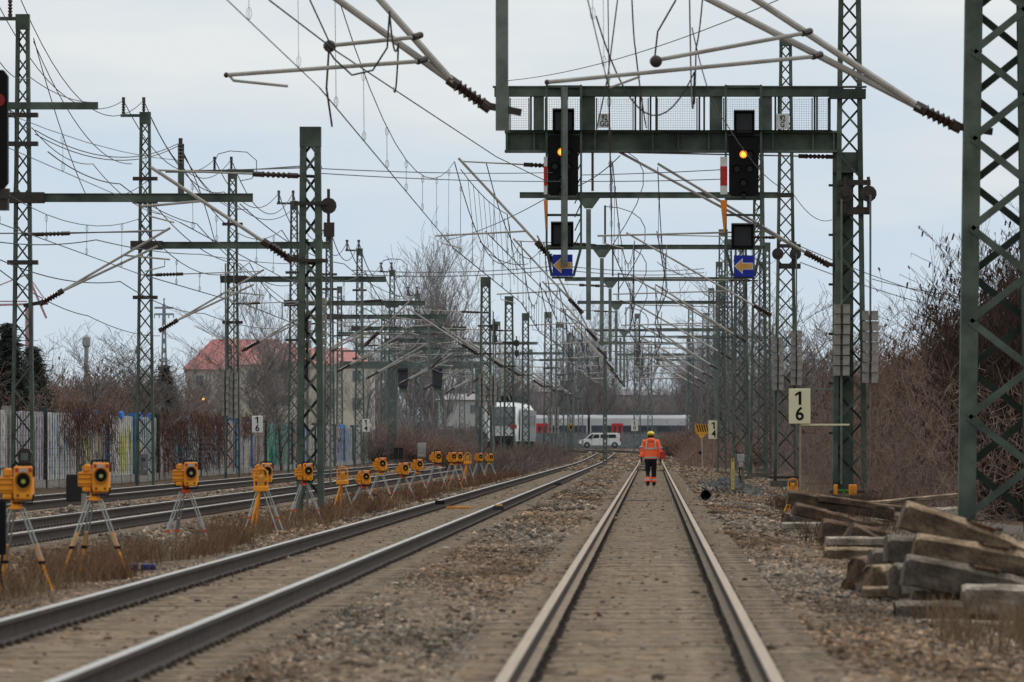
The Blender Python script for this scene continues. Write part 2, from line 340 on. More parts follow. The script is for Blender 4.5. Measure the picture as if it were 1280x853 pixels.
track(TR[0][0], railtop('rail_head_worn', (.32,.225,.14)), 'straight railway track in the centre with the worker walking along it', 30, 760, 100, 'r')
track(TR[1][0], railtop('rail_head_polished', (.37,.355,.33)), 'railway track with polished rails running diagonally left of the worker', 30, 800, 100, 'l')
track(TR[2][0], railtop('rail_head_polished', (.37,.355,.33)), 'railway track just behind the row of orange tripods', 60, 760, 60, 'l')
track(TR[3][0], railtop('rail_head_polished', (.37,.355,.33)), 'railway track running along the foot of the graffiti wall', 80, 760, 60, 'l')

# ------------------------------------------------------------------ lattice masts
def lattice(root, zb, zt, wb, wt, d, ch, Y, pitch=1.05, cap=True):
    g = green(Y); gd = greenD(Y); hgt = zt-zb
    def hw(z): return (wb+(wt-wb)*(z-zb)/hgt)/2
    for s in (-1, 1):
        mb = MB(); t = .012
        a, b = hw(zb)*s, hw(zt)*s; ai, bi = a-s*ch, b-s*ch
        for yy in (-d/2, d/2-t):     # the two flanges of a channel
            mb.add([(a,yy,zb),(ai,yy,zb),(ai,yy+t,zb),(a,yy+t,zb),(b,yy,zt),(bi,yy,zt),(bi,yy+t,zt),(b,yy+t,zt)],
                   [(0,3,2,1),(4,5,6,7),(0,1,5,4),(1,2,6,5),(2,3,7,6),(3,0,4,7)])
        mb.add([(a-s*t,-d/2+t,zb),(a,-d/2+t,zb),(a,d/2-t,zb),(a-s*t,d/2-t,zb),(b-s*t,-d/2+t,zt),(b,-d/2+t,zt),(b,d/2-t,zt),(b-s*t,d/2-t,zt)],
               [(0,3,2,1),(4,5,6,7),(0,1,5,4),(1,2,6,5),(2,3,7,6),(3,0,4,7)])
        mb.build('chord', g, root)
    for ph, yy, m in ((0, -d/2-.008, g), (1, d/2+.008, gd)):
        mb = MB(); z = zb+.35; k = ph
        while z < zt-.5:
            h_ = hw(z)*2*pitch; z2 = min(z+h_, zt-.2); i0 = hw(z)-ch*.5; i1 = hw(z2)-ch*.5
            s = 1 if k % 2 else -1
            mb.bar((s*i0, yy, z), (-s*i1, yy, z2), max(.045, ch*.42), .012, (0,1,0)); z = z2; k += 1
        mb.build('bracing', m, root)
    if cap:
        mb = MB(); mb.box(-hw(zt)-.01, hw(zt)+.01, -d/2-.02, d/2+.02, zt-.42, zt); mb.build('head_plate', g, root)
    mb = MB(); mb.box(-wb*.5-.12, wb*.5+.12, -d/2-.2, d/2+.2, zb-.3, zb+.0); mb.build('foundation', mat('old_concrete', (.13,.115,.095), Y), root)
def mast(X, Y, zt, wb, wt, label, d=.3, ch=.11, zb=None, pitch=1.05, group='green lattice masts', cap=True, name='lattice_mast'):
    z0 = rise(Y)-.2 if zb is None else zb
    root = thing(name, label, 'mast', (X, Y, z0), 0, group)
    lattice(root, 0, zt-z0, wb, wt, d, ch, Y, pitch, cap)
    root['z0'] = z0
    return root
def rel(root, p): return Vector(p)-root.location

def insulator(p0, p1, r, n, parent, Y, base):
    "ribbed rod insulator between two points"
    p0 = Vector(p0); p1 = Vector(p1); L_ = (p1-p0); pts = []; rs = []
    for i in range(n*2+1):
        pts.append(p0+L_*(i/(n*2))); rs.append(r if i % 2 else r*.5)
    r = max(r*1.25, Y*.0003); rs = [q*1.25 for q in rs]; pts = [p0]+pts+[p1]; rs = [r*.4]+rs+[r*.4]
    mb = MB(); mb.tube(pts, rs, 8); mb.tube([p0-L_*.22, p0+L_*.05], r*.8, 8); mb.tube([p1-L_*.05, p1+L_*.25], r*.8, 8)
    return mb.build('insulator', insul(Y), parent)
def rod(name, pts, r, parent, m, n=8):
    mb = MB(); mb.tube(pts, r, n); return mb.build(name, m, parent)
def bars(name, lst, m, parent):
    mb = MB()
    for p0, p1, w_, d_ in lst: mb.bar(p0, p1, w_, d_)
    return mb.build(name, m, parent)
def wr(Y): return max(.0065, Y*.00007)

def cantilever(root, pivot, end, Y, side, zc, xc, r=.032, simple=False, second=None):
    """inclined tube from the pivot with its rod insulator, top tie, registration tube and steady arm.
    all given in world coordinates, converted to the mast's own"""
    R_ = lambda p: rel(root, p)
    pv = Vector(pivot); en = Vector(end); st = steel(Y); r = max(r*1.15, Y*.00014)
    d = (en-pv).normalized()
    il = .55
    arm = rod('cantilever_tube', [R_(pv+d*(il+.15)), R_(en+d*.12)], r, root, st)
    insulator(R_(pv+d*.20), R_(pv+d*(il+.16)), .085, 6, arm, Y, root); bars('pivot_clamp', [(R_(pv-Vector((1 if en.x < pv.x else -1,0,0))*-.38), R_(pv+d*.18), .1, .12)], dark(Y), arm) if Y < 200 else None if not simple else rod('insulator', [R_(pv), R_(pv+d*.75)], .055, arm, insul(Y))
    if second is not None:
        e2 = Vector(second); d2 = (e2-pv).normalized(); rod('cantilever_tube', [R_(pv+d*(il+.2)+Vector((0,-.03,0))), R_(e2)], r, root, st)
    # top tie
    tp = Vector((pv.x, Y, en.z-.12)); q = tp+(en-tp).normalized()*.75
    tie = rod('tie_tube', [R_(q), R_(en)], r*.55, root, st)
    rod('tie_clamp', [R_(tp-(en-tp).normalized()*(.42 if pv.x > -6 or pv.x < -7 else .2)), R_(tp+(en-tp).normalized()*.12)], .035, tie, dark(Y))
    rod('insulator', [R_(tp), R_(q)], .05, tie, insul(Y)) if simple else insulator(R_(tp+(en-tp).normalized()*.1), R_(q), .06, 6, tie, Y, root)
    if Y == 93: return arm
    # registration tube
    t = (zc+.45-pv.z)/(en.z-pv.z); a = pv+(en-pv)*min(.8, max(.25, t))
    b = Vector((xc+(en.x-pv.x)/abs(en.x-pv.x)*.7, Y-.05, zc+.33))
    rt = rod('registration_tube', [R_(a), R_(b)], r*.7, root, st)
    c = Vector((b.x-(en.x-pv.x)/abs(en.x-pv.x)*.15, Y-.05, b.z-.03))
    rod('steady_arm', [R_(c), R_(c+Vector((0,0,-.16))), R_(Vector((xc, Y-.05, zc)))], r*.45, rt, st, 6)
    return arm

ST = [93, 170, 237, 300, 359, 420, 476, 540, 605]
WX_R, WX_L, ZC, ZM = -.85, -5.05, 6.45, 8.75
bigl = {93: 'near lattice mast cut by the right edge of the photo', 170: 'thick lattice mast carrying the signal gantry on the right',
        237: 'tall lattice mast just left of the gantry mast, with two weight stacks', 300: 'lattice mast standing behind the right hand signal',
        359: 'lower lattice mast below the right blue arrow sign', 420: 'distant lattice mast left of the right signal column', 476: 'distant lattice mast right of the striped marker board',
        540: 'far right hand lattice mast beyond the striped board', 605: 'farthest right hand lattice mast near the bend'}
spec = {93: (5.05,16.8,1.22,.75,.25), 170: (5.25,16.8,.92,.5,.13), 237: (4.95,16.4,.9,.45,.12), 300: (5.0,15.6,.86,.45,.12), 359: (4.95,10.8,.85,.6,.14), 420: (5.0,14.6,.85,.5,.13), 476: (5.0,14.6,.8,.5,.12), 540: (5.0,14.,.8,.5,.12), 605: (5.0,13.,.8,.5,.12)}
for Y in ST:
    X, zt, wb, wt, ch = spec[Y]
    m = mast(X, Y, zt+rise(Y), wb, wt, bigl[Y], .34, ch, zb=-.12+rise(Y), pitch=.60 if Y == 93 else .9, group='right hand row of catenary masts')
    k = rise(Y)
    R_ = lambda p: rel(m, p)
    zbm = 10.45+k
    # portal beam and drop post between the two tracks
    if Y in (476, 605): rod('drop_post', [R_((-2.35,Y,zbm-1.5)), R_((-2.35,Y,5.9+k))], .09, m, galv(Y), 4); bars('portal_beam', [(R_((X-.2,Y,zbm-1.4)), R_((-3.2,Y,zbm-1.4)), .1, .1)], green(Y), m)
    elif Y != 170:
        mb = MB(); mb.bar(R_((X-.2, Y, zbm)), R_((-4.9, Y, zbm)), .18, .12); mb.bar(R_((X-.2,Y,zbm+.10)), R_((-4.9,Y,zbm+.10)), .02, .2); mb.bar(R_((X-.2,Y,zbm-.10)), R_((-4.9,Y,zbm-.10)), .02, .2)
        bm = mb.build('portal_beam', green(Y), m)
        mb = MB(); mb.prism([(-.42,0),(.42,0),(.14,-.38),(-.14,-.38)], -.1, .1); mb.build('gusset', green(Y), bm, R_((-2.35 if Y != 93 else -2.18,Y,zbm-.112)))
        mb = MB(); mb.box(-.09,.09,-.09,.09,-(zbm-.5-(5.85+k)),0); dp = mb.build('drop_post', galv(Y), m, R_((-2.35 if Y != 93 else -2.18,Y,zbm-.52)))
        mb = MB(); mb.box(-.3,.3,-.2,.2,-.08,.08); mb.build('bracket', dark(Y), m, R_((X,Y,zbm)))
        if Y > 200:
            rod('feeder_post', [R_((-2.2,Y,zbm+.15)), R_((-2.2,Y,zbm+1.95))], .05, m, dark(Y))
            rod('jumper_cable', [R_((-2.2+1.9*math.sin(t*.35), Y+2*t/9, zbm+1.9-.06*t*t)) for t in range(9)], wr(Y), m, wirem(Y), 5)
    else:
        dp = rod('drop_post', [R_((-2.32,Y-.62,10.7)), R_((-2.32,Y-.62,5.95))], .10, m, galv(Y), 4)
        for zz in (10.5, 9.3): bars('bracket', [(R_((-2.32,Y-.54,zz)), R_((-2.32,Y-.2,zz)), .2, .2)], dark(Y), m)
    if Y == 93:
        cantilever(m, P(1208,165,Y), P(733,-80,Y), Y, -1, ZC+.2, -.3, r=.047, second=P(824,-80,Y))
        cantilever(m, P(619,141,Y), P(311,-80,Y), Y, -1, ZC+.2, WX_L-.2, r=.047, second=P(404,-80,Y))
        # registration tubes with ball ends, as they hang over both tracks
        for a, b in (((812,77),(1003,42)), ((684,103),(1016,71)), ((404,58),(516,47)), ((283,94),(522,77))):
            t = rod('registration_tube', [R_(P(*a, Y-.6)), R_(P(*b, Y-.6))], .032, m, steel(Y)); 
            mb = MB(); mb.ball(R_(P(a[0]+(8 if b[0]-a[0] < 200 else 0), a[1], Y-.6)), .09 if b[0]-a[0] < 200 else .04, 10, 8); mb.build('end_ball', dark(Y), t, smooth=True)
            rod('clamp', [R_(P(b[0],b[1],Y-.6)), R_(P(b[0]+10,b[1]-3,Y-.4))], .05, t, dark(Y))
        rod('steady_arm', [R_(P(286,94,Y-.6)), R_(P(292,101,Y-.6)), R_(P(360,108,Y-.6))], .022, m, steel(Y))
        rod('steady_arm', [R_(P(760,98,Y-.6)), R_(P(762,110,Y-.6)), R_(P(800,96,Y-.6))], .018, m, steel(Y))
    else:
        simple = Y > 300
        cantilever(m, (X-.45, Y, 5.95+k), (WX_R, Y, ZM+.25+k), Y, -1, ZC+k, WX_R+.1, simple=simple, second=(.15, Y, 8.7+k) if Y in (170,300,420,540) else None)
        cantilever(m, (-2.5, Y-.2, 6.0+k), (WX_L, Y-.2, ZM+k), Y, -1, ZC+k, WX_L, simple=simple, second=(WX_L+.8, Y-.2, ZM+.2+k) if Y in (237,359,476) else None)
    if Y in (170, 237):   # tensioning wheels bolted to the mast
        for i, px in enumerate(((1056,1085) if Y == 170 else (972,994))):
            x = (px-CX)*Y/F; zt_ = H+(CY-(243 if Y == 170 else 318))*Y/F
            mb = MB(); mb.tube([(x-X,-.42,zt_-m['z0']),(x-X,-.30,zt_-m['z0'])], .22, 12); mb.tube([(x-X,-.5,zt_-m['z0']),(x-X,-.2,zt_-m['z0'])], .09, 8)
            mb.box(x-X-.04,x-X+.04,-.36,-.28,zt_-m['z0']-.5,zt_-m['z0']+.45); mb.build('tension_wheel', dark(Y), m)
        for dz, hh_ in ((.3,.14),(-.45,.2)): bars('bracket', [(R_((X-.3,Y-.25,zt_+dz)), R_((X+.55,Y-.25,zt_+dz)), hh_, .08)], dark(Y), m)
        bars('guide_bar', [(R_((X-.55,Y-.3,1.0 if Y == 237 else -.02)), R_((X+.75,Y-.3,1.0 if Y == 237 else -.02)), .08, .06)] if Y == 170 else [(R_((X-.6,Y-.3,-.0)), R_((X+.5,Y-.3,-.0)), .1, .06)], dark(Y), m)
    if Y in (170,): GM = m
    del m['z0']
# concrete weight stacks hanging on their rods
def weights(px, py0, py1, wpx, Y, ptop, pbot, label, n=7):
    x = (px-CX)*Y/F; z1 = H+(CY-py0)*Y/F; z0 = H+(CY-py1)*Y/F; w_ = wpx*Y/F; hh = (z1-z0)/n
    t = thing('counterweight', label, 'weight stack', (x, Y-.62, z0), 0, 'concrete tension weight stacks')
    for i in range(n):
        o = bpy.data.objects.new('weight', _wm(w_, hh, Y)); COL.objects.link(o); o.parent = t; o.location = (random.uniform(-.01,.01), 0, i*hh)
    rod('hanger_rod', [(0,.02,H+(CY-ptop)*Y/F-z0), (0,.02,H+(CY-pbot)*Y/F-z0)], .03, t, galv(Y))
    return t
_wc = {}
def _wm(w_, hh, Y):
    k = (round(w_,3), round(hh,3))
    if k in _wc: return _wc[k]
    mb = MB(); g = .03
    mb.box(-w_/2, -.035, -.17, .17, .0, hh-g); mb.box(.035, w_/2, -.17, .17, 0, hh-g); mb.box(-.035,.035,-.02,.17,0,hh*.5)
    o = mb.build('tmp', concrete(Y)); me = o.data; bpy.data.objects.remove(o); _wc[k] = me; return me
weights(1051,380,470,20,170,250,605,'large concrete weight stack in front of the gantry mast, left of its pair')
weights(1087,388,479,20,170,245,605,'large concrete weight stack hanging right of the gantry mast')
weights(972,422,488,14,237,325,592,'concrete weight stack on the left side of the tall mast above the cream 16 sign',7)
weights(995,413,482,14,237,318,592,'concrete weight stack on the right side of the tall mast, above the cream 16 sign',7)

# ------------------------------------------------------------------ signal gantry
YG = 170; sG = F/YG
def gz(py): return H+(CY-py)/sG
def gx(px): return (px-CX)/sG
G = thing('signal_gantry', 'green signal gantry bridging the two right tracks with mesh walkway panels', 'signal gantry', (gx(1062), YG, -.2))
g = green(YG); gd = greenD(YG); o_ = G.location
def gb(name, px0, px1, py0, py1, y0, y1, m=g, parent=G):
    mb = MB(); mb.box(gx(px0)-o_.x, gx(px1)-o_.x, y0, y1, gz(py1)-o_.z, gz(py0)-o_.z); return mb.build(name, m, parent)
lb = MB()
lb.box(gx(632)-o_.x, gx(1046)-o_.x, -.06, .06, gz(188)-o_.z, gz(167)-o_.z); lb.box(gx(631)-o_.x, gx(1046)-o_.x, -.25, .25, gz(191)-o_.z, gz(188.2)-o_.z); lb.box(gx(631)-o_.x, gx(1046)-o_.x, -.25, .25, gz(166.8)-o_.z, gz(164)-o_.z)
for px in (634,668,744,816,848,886,966,1016,1042): lb.box(gx(px)-o_.x-.02, gx(px)-o_.x+.02, -.22, -.062, gz(188)-o_.z, gz(167)-o_.z)
lb.build('main_beam', g, G)
tb = MB(); tb.box(gx(618)-o_.x, gx(1052)-o_.x, -.15, .15, gz(121)-o_.z, gz(110)-o_.z); tb.box(gx(616)-o_.x, gx(1083)-o_.x, -.2, .2, gz(109.8)-o_.z, gz(108)-o_.z); tb.build('top_beam', g, G)
gb('end_post', 632, 636.5, 121.3, 163.5, -.14, .14, g)
for a, b in ((667,680),(727,744),(887,903),(951,965)): gb('plate_upright', a, b, 121.3, 163.7, -.1, .1, g)
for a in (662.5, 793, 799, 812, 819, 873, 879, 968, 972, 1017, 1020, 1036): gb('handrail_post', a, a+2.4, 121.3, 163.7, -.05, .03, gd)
def meshpanel(px0, px1):
    mb = MB(); x0, x1, z0, z1 = gx(px0)-o_.x, gx(px1)-o_.x, gz(162.5)-o_.z, gz(122.5)-o_.z
    x = x0
    while x <= x1: mb.box(x-.0028, x+.0028, .06, .066, z0, z1); x += .062
    z = z0
    while z <= z1: mb.box(x0, x1, .0665, .0725, z-.0028, z+.0028); z += .062
    for a, b in ((x0,x0+.03),(x1-.03,x1)): mb.box(a,b,.05,.08,z0,z1)
    mb.build('mesh_panel', mat('mesh_wire', (.13,.16,.15), YG), G)
for a, b in ((637,662),(681,726),(745,792),(821,872),(904,950),(973,1016),(1021,1036),(802,811)): meshpanel(a, b)
gb('walkway', 637, 1040, 163.9, 164.0, -.5, .5, gd)
# solid box column of the gantry in front of its lattice mast
gb('column_plate', 1041, 1067, 190, 612, .19, .30, mat('lit_column_green', (.11,.145,.11), 0, .6, c2=(.06,.085,.062), scale=1.4))  # mast green painted lighter so the plate looks lit
gb('column_bracket', 1036, 1082, 112, 124, -.3, .1, gd); gb('column_bracket', 1041, 1074, 190.5, 216, -.05, .18, g)
for zz in range(230, 600, 62): gb('climbing_step', 1036, 1041, zz, zz+3, .2, .24, gd)

def textmesh(body, size, parent, loc, m, name='lettering', sx=1.0):
    cu = bpy.data.curves.new('t', 'FONT'); cu.body = body; cu.size = size; cu.align_x = 'CENTER'; cu.align_y = 'CENTER'; cu.extrude = .003; cu.offset = size*.018; cu.space_line = .8
    t = bpy.data.objects.new('t', cu); COL.objects.link(t); bpy.context.view_layer.update()
    me = bpy.data.meshes.new_from_object(t); bpy.data.objects.remove(t); me.materials.clear(); me.materials.append(m)
    o = link(name, me, parent, loc); o.rotation_euler = (math.radians(90),0,0); o.scale = (sx,1,1); return o
def signdigits(top, low, size, parent, zc, m, yy=-.02):
    "two stacked digits; the 1 is drawn with its flag"
    h_ = size*.72
    for ch, z in ((top, zc+size*.44), (low, zc-size*.44)):
        if ch == '1':
            mb = MB(); w_ = size*.085; mb.prism([(-w_*.6,z-h_/2),(w_*1.1,z-h_/2),(w_*1.1,z+h_/2),(-w_*.4,z+h_/2),(-w_*2.9,z+h_*.30),(-w_*2.9,z+h_*.14),(-w_*.6,z+h_*.29)], yy-.003, yy+.002); mb.build('lettering', m, parent)
        else: textmesh(ch, size, parent, (0,yy,z), m, sx=.95)
white = lambda Y: mat('white_plate', (.62,.62,.60), Y, .5, c2=(.5,.5,.47), scale=4)
for px0, px1, py0, py1, tx, lab in ((748,763,143,160,'92\nGG','white number plate reading 92 GG on the gantry mesh'),(970,986,143,162,'92\nG','white number plate reading 92 G at the right end of the gantry')):
    t = thing('number_plate', lab, 'sign', (gx((px0+px1)/2), YG-.16, gz((py0+py1)/2)))
    wv = (px1-px0)/sG/2; hv = (py1-py0)/sG/2
    mb = MB(); mb.box(-wv, wv, -.01, .01, -hv, hv); mb.build('plate', white(YG), t); textmesh(tx, .21, t, (0,-.014,.0), black(YG), sx=.75)

lampm = mat('lit_amber_lens', (1,.5,.1), 0, .3, emit=(1,.22,.01), emis=1.5)
lampc = mat('lit_lamp_core', (1,.8,.3), 0, .3, emit=(1,.50,.06), emis=1.9)
def signal(cx, label, top, main, low, sgn, light, plate_px, left):
    s = thing('railway_signal', label, 'railway signal', (gx(cx), YG-.35, gz(348)), 0, 'signals hanging from the gantry')
    X0, Y0, Z0 = s.location
    def b(name, px0, px1, py0, py1, y0, y1, m, parent=s, bev=0):
        mb = MB(); mb.box(gx(px0)-X0, gx(px1)-X0, y0, y1, gz(py1)-Z0, gz(py0)-Z0); o = mb.build(name, m, parent)
        if bev: bevel(o, bev)
        return o
    for i in (0, 1):
        px = left[i]; b('frame_post', px-1.3, px+1.3, 107, 310, -.03, .05, g)
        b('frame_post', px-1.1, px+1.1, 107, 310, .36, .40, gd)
    mb = MB()
    z1, z0 = gz(310)-Z0, gz(346)-Z0
    for i, q in ((0, sgn[0]-1), (1, sgn[1]+1)):
        mb.bar((gx(left[i])-X0,0,z1), (gx(q)-X0,0,z0), .07, .06)
    for py in (107.5, 168, 248, 268, 310): mb.box(gx(left[0]-1)-X0, gx(left[1]+1)-X0, .045, .09, gz(py+3)-Z0, gz(py)-Z0)
    mb.box(gx(sgn[0]-1)-X0, gx(sgn[1]+1)-X0, -.05, .05, gz(349)-Z0, gz(346.2)-Z0)
    mb.build('hanging_frame', g, s)
    mb = MB()   # zigzag of the cage side
    for k, py in enumerate(range(170, 305, 17)):
        a = (.05, .36) if k % 2 else (.36, .05); x = gx(left[1])-X0; mb.bar((x, a[0], gz(py)-Z0), (x, a[1], gz(py+17)-Z0), .03, .03, (1,0,0))
        mb.bar((gx(left[1])-X0, .2, gz(py)-Z0), (gx(left[1]-8)-X0, .2, gz(py+17)-Z0), .03, .03)
    mb.build('cage_bracing', gd, s)
    bl = black(0)
    for (x0,x1,y0,y1), nm in ((top,'upper_indicator'), (low,'lower_indicator')):
        bx = b(nm, x0, x1, y0, y1, -.05, .25, bl, bev=.01)
        mb = MB(); hx0, hx1, hz0, hz1 = gx(x0)-X0, gx(x1)-X0, gz(y1)-Z0, gz(y0)-Z0
        mb.box(hx0, hx1, -.28, -.052, hz1-.03, hz1); mb.box(hx0, hx0+.03, -.22, -.052, hz0, hz1-.032); mb.box(hx1-.03, hx1, -.22, -.052, hz0, hz1-.032); mb.build('hood', bl, bx)
        mb = MB(); mb.box(hx0+.07, hx1-.07, -.062, -.052, hz0+.07, hz1-.09); mb.build('display', mat('dark_display', (.022,.022,.026), 0, .35), bx)
        mb = MB(); mb.box(hx0, hx1, -.285, -.281, hz1-.028, hz1-.006); mb.build('rim', mat('pale_edge', (.22,.22,.22)), bx)
    x0,x1,y0,y1 = main
    poly = []; ax, bx_, az, bz, c = gx(x0)-X0, gx(x1)-X0, gz(y1)-Z0, gz(y0)-Z0, .07
    poly = [(ax+c,az),(bx_-c,az),(bx_,az+c),(bx_,bz-c),(bx_-c,bz),(ax+c,bz),(ax,bz-c),(ax,az+c)]
    mb = MB(); mb.prism(poly, -.06, .2); sh = mb.build('signal_screen', bl, s)
    lx, lz = gx(light[0])-X0, gz(light[1])-Z0
    for dx, dz in ((0,0),(.17,.0),(-.17,-.38),(.17,-.38),(0,-.75),(.0,-1.1)):
        mb = MB(); n = 12; pts = []
        px_, pz = lx+dx*(1 if dx or dz else 0), lz+dz
        if px_+.12 > bx_ or px_-.12 < ax: continue
        for i in range(n):
            a0 = math.pi*i/(n-1); a1 = a0
            pts.append((px_+.105*math.cos(a0), pz+.105*math.sin(a0)))
        for i in range(n-1):
            (u0,v0),(u1,v1) = pts[i], pts[i+1]
            mb.add([(u0,-.062,v0),(u1,-.062,v1),(u1,-.28,v1),(u0,-.28,v0)], [(0,1,2,3)])
        mb.build('lamp_visor', bl, sh)
        lit = (dx == 0 and dz == 0)
        mb = MB(); mb.tube([(px_,-.061,pz),(px_,-.075,pz)], .1 if lit else .075, 16); ln = mb.build('lamp', lampm if lit else mat('dark_lens', (.012,.012,.012), 0, .2), sh)
        if lit:
            mb = MB(); mb.tube([(px_,-.076,pz),(px_,-.09,pz)], .06, 16); mb.build('bulb', lampc, ln)
    # mast plates
    p0, p1 = plate_px
    b('white_red_plate', p0, p1, 197, 244, -.10, -.085, white(YG))
    b('red_band', p0+.01, p1-.01, 209, 233, -.106, -.102, mat('signal_red', (.5,.02,.015), 0, .4))
    mb = MB(); mb.prism([(gx(p0)-X0, gz(251)-Z0),(gx(p1)-X0, gz(251)-Z0),(gx((p0*1+p1*2)/3)-X0, gz(292)-Z0),(gx((p0+p1)/2)-X0, gz(292)-Z0)], -.10, -.085); mb.build('orange_wedge', mat('sign_orange', (.72,.23,.02), 0, .5), s)
    x0,x1,y0,y1 = sgn
    bs = b('arrow_sign', x0, x1, y0, y1, -.12, -.06, mat('sign_blue', (.006,.02,.30), 0, .45, var=.1))
    cxx, czz = (gx(x0)+gx(x1))/2-X0, (gz(y0)+gz(y1))/2-Z0; u = (gx(x1)-gx(x0))/2
    for sc_, yy, mm in ((1.1, -.124, white(0)), (1.0, -.128, mat('arrow_orange', (.72,.36,.08), 0, .5))):
        q = [(-.86,0),(-.18,.62),(-.18,.26),(.84,.26),(.84,-.26),(-.18,-.26),(-.18,-.62)]
        if sc_ > 1: q = [(-.97,0),(-.11,.8),(-.11,.34),(.92,.34),(.92,-.34),(-.11,-.34),(-.11,-.8)]
        mb = MB(); mb.prism([(cxx+a*u, czz+c_*u) for a, c_ in q], yy-.001, yy+.002); mb.build('arrow' if sc_ == 1 else 'arrow_outline', mm, bs)
    return s
signal(704, 'left gantry signal showing one amber light above a blue arrow sign', (691,718,137,168), (685,723,170,245), (689,717,278,309), (691,716,319,346), (702,191), (680,684.5), (683.5,726.5))
signal(930, 'right gantry signal showing one amber light beside its gantry column', (917,943,139,170), (911,948,173,246), (914,942,280,311), (917,942,320,347), (929,194), (900,909), (907,951))

# near signal cut by the left edge
s = thing('railway_signal', 'black signal with a faint red light cut off by the left edge', 'railway signal', (-9.35, 89, -.2))
X0 = -9.35; sN = F/89
mb = MB(); x1 = (10-CX)/sN-X0; z0, z1 = H+(CY-236)/sN+.2, H+(CY-88)/sN+.2
mb.prism([(-.45,z0+.08),(-.37,z0),(x1-.06,z0),(x1,z0+.08),(x1,z1-.08),(x1-.06,z1),(-.37,z1),(-.45,z1-.08)], -.1, .12); sh = mb.build('signal_screen', black(0), s)
mb = MB(); mb.tube([(x1-.12,-.102,z1-.42),(x1-.12,-.115,z1-.42)], .09, 14); mb.build('lamp', mat('lit_red_lens', (.10,.006,.006), 0, .3, emit=(1,.02,.02), emis=.06), sh)
rod('signal_post', [(-.25,.25,0),(-.25,.25,z1)], .09, s, galv(0)); 
rod('cable', [(x1+.02,0,z1-.55),(x1+.1,0,z1-.6),(x1+.12,0,z1-1.2),(x1+.08,0,z1-1.75),(x1-.1,0,z1-1.8)], .012, s, dark(0), 6)
mb = MB(); mb.tube([(x1-.06,0,z0-.14),(x1-.06,0,z0+.0)], .09, 10); mb.box(x1-.2,x1-.0,-.05,.2,z0-.3,z0-.14); mb.build('junction_box', dark(0), s)

# ------------------------------------------------------------------ left rows of masts
rowA = [(178,13.2,'nearest tall lattice mast at the far left in front of the graffiti wall'),(221,12.7,'second tall lattice mast from the left, by the grey box on the wall'),
        (267,12.7,'third lattice mast from the left with weight stacks in front of the red roof'),(313,13.1,'lattice mast showing just left of the thick short mast'),
        (347,12.9,'lattice mast showing just right of the thick short mast'),(383,12.9,'lattice mast beside the white 14 sign'),(431,12.9,'lattice mast topped by a loop cable before the bare poplars'),
        (478,12.4,'far left row mast behind the hanging signals'),(530,12.,'farther left row mast before the white train'),(590,12.,'last left row mast beside the pale houses')]
XA = -17.5
for i, (Y, zt, lab) in enumerate(rowA):
    k = rise(Y); m = mast(XA, Y, zt, .66, .36, lab, .28, .09 if Y > 200 else .1, group='left hand row of catenary masts', pitch=1.05)
    R_ = lambda p: rel(m, p); zb_ = 8.1+k
    xe_ = -11.1 if Y < 420 else -14.0
    mb = MB(); mb.bar(R_((XA+.35,Y,zb_)), R_((xe_,Y,zb_)), .2, .12); mb.bar(R_((XA+.35,Y,zb_+.11)), R_((xe_,Y,zb_+.11)), .02, .2); mb.bar(R_((XA+.35,Y,zb_-.11)), R_((xe_,Y,zb_-.11)), .02, .2); mb.build('cross_arm', green(Y), m)
    bars('bracket', [(R_((XA-.5,Y,zb_)), R_((XA+.6,Y,zb_)), .3, .4)], dark(Y), m)
    for zz in (6.3, 9.6, 10.4):
        bars('collar', [(R_((XA-.42,Y,zz+k)), R_((XA+.42,Y,zz+k)), .12, .36)], dark(Y), m)
    if i == 0:
        bars('cross_arm', [(R_((XA-1.0,Y-.1,10.65)), R_((XA+2.1,Y-.1,10.65)), .2, .16)], green(Y), m)
    # top bracket with standing insulators
    sgn_ = -1 if i != 2 else 1
    bars('top_arm', [(R_((XA-.85,Y,zt-.12)), R_((XA+.1,Y,zt-.12)), .1, .1)] if i != 2 else [(R_((XA-2.8,Y,zt-.1)), R_((XA+.9,Y,zt-.1)), .12, .1)], green(Y), m)
    for xx in (XA-.75, XA-.05) if i else (XA-.35,): insulator(R_((xx,Y,zt-.05)), R_((xx,Y,zt+.4)), .06, 5, m, Y, m)
    rod('loop_cable', [R_((XA+a,Y,zt+b)) for a, b in ((-.7,.4),(-.6,.62),(-.1,.75),(.6,.7),(1.0,.35),(1.0,-.1),(.8,-.4),(.3,-.5))], wr(Y), m, wirem(Y), 5) if i in (2, 6) else None
    if i in (0,):
        rod('hanging_post', [R_((-13.1,Y,zb_+.12)), R_((-13.1,Y,zb_+1.5))], .1, m, green(Y), 4)
        insulator(R_((-13.1,Y-.15,zb_+.9)), R_((-13.1,Y-.15,zb_+1.5)), .06, 6, m, Y, m)
    if i == 1: pass
    cantilever(m, (XA+.4, Y, 5.1+k), (-13.5, Y, 7.2+k), Y, 1, 6.05+k, -14.1, simple=Y > 250, second=(-13.75, Y, 6.75+k))
    # a second arm from the cross arm to the nearer track
    if i % 2 == 0 and i > 1:
        rod('drop_post', [R_((-12.1,Y,zb_-.14)), R_((-12.1,Y,5.0+k))], .07, m, galv(Y), 4); cantilever(m, (-12.0, Y-.2, 5.3+k), (-10.0, Y-.2, 7.3+k), Y, 1, 6.05+k, -10.3, simple=True)
    del m['z0']
weights(283,462,520,9,266,330,590,'small concrete weight stack, left of the pair on the mast before the red roof', 6)
weights(293.5,465,523,9,266,330,590,'small concrete weight stack, right of the pair on the mast before the red roof', 6)

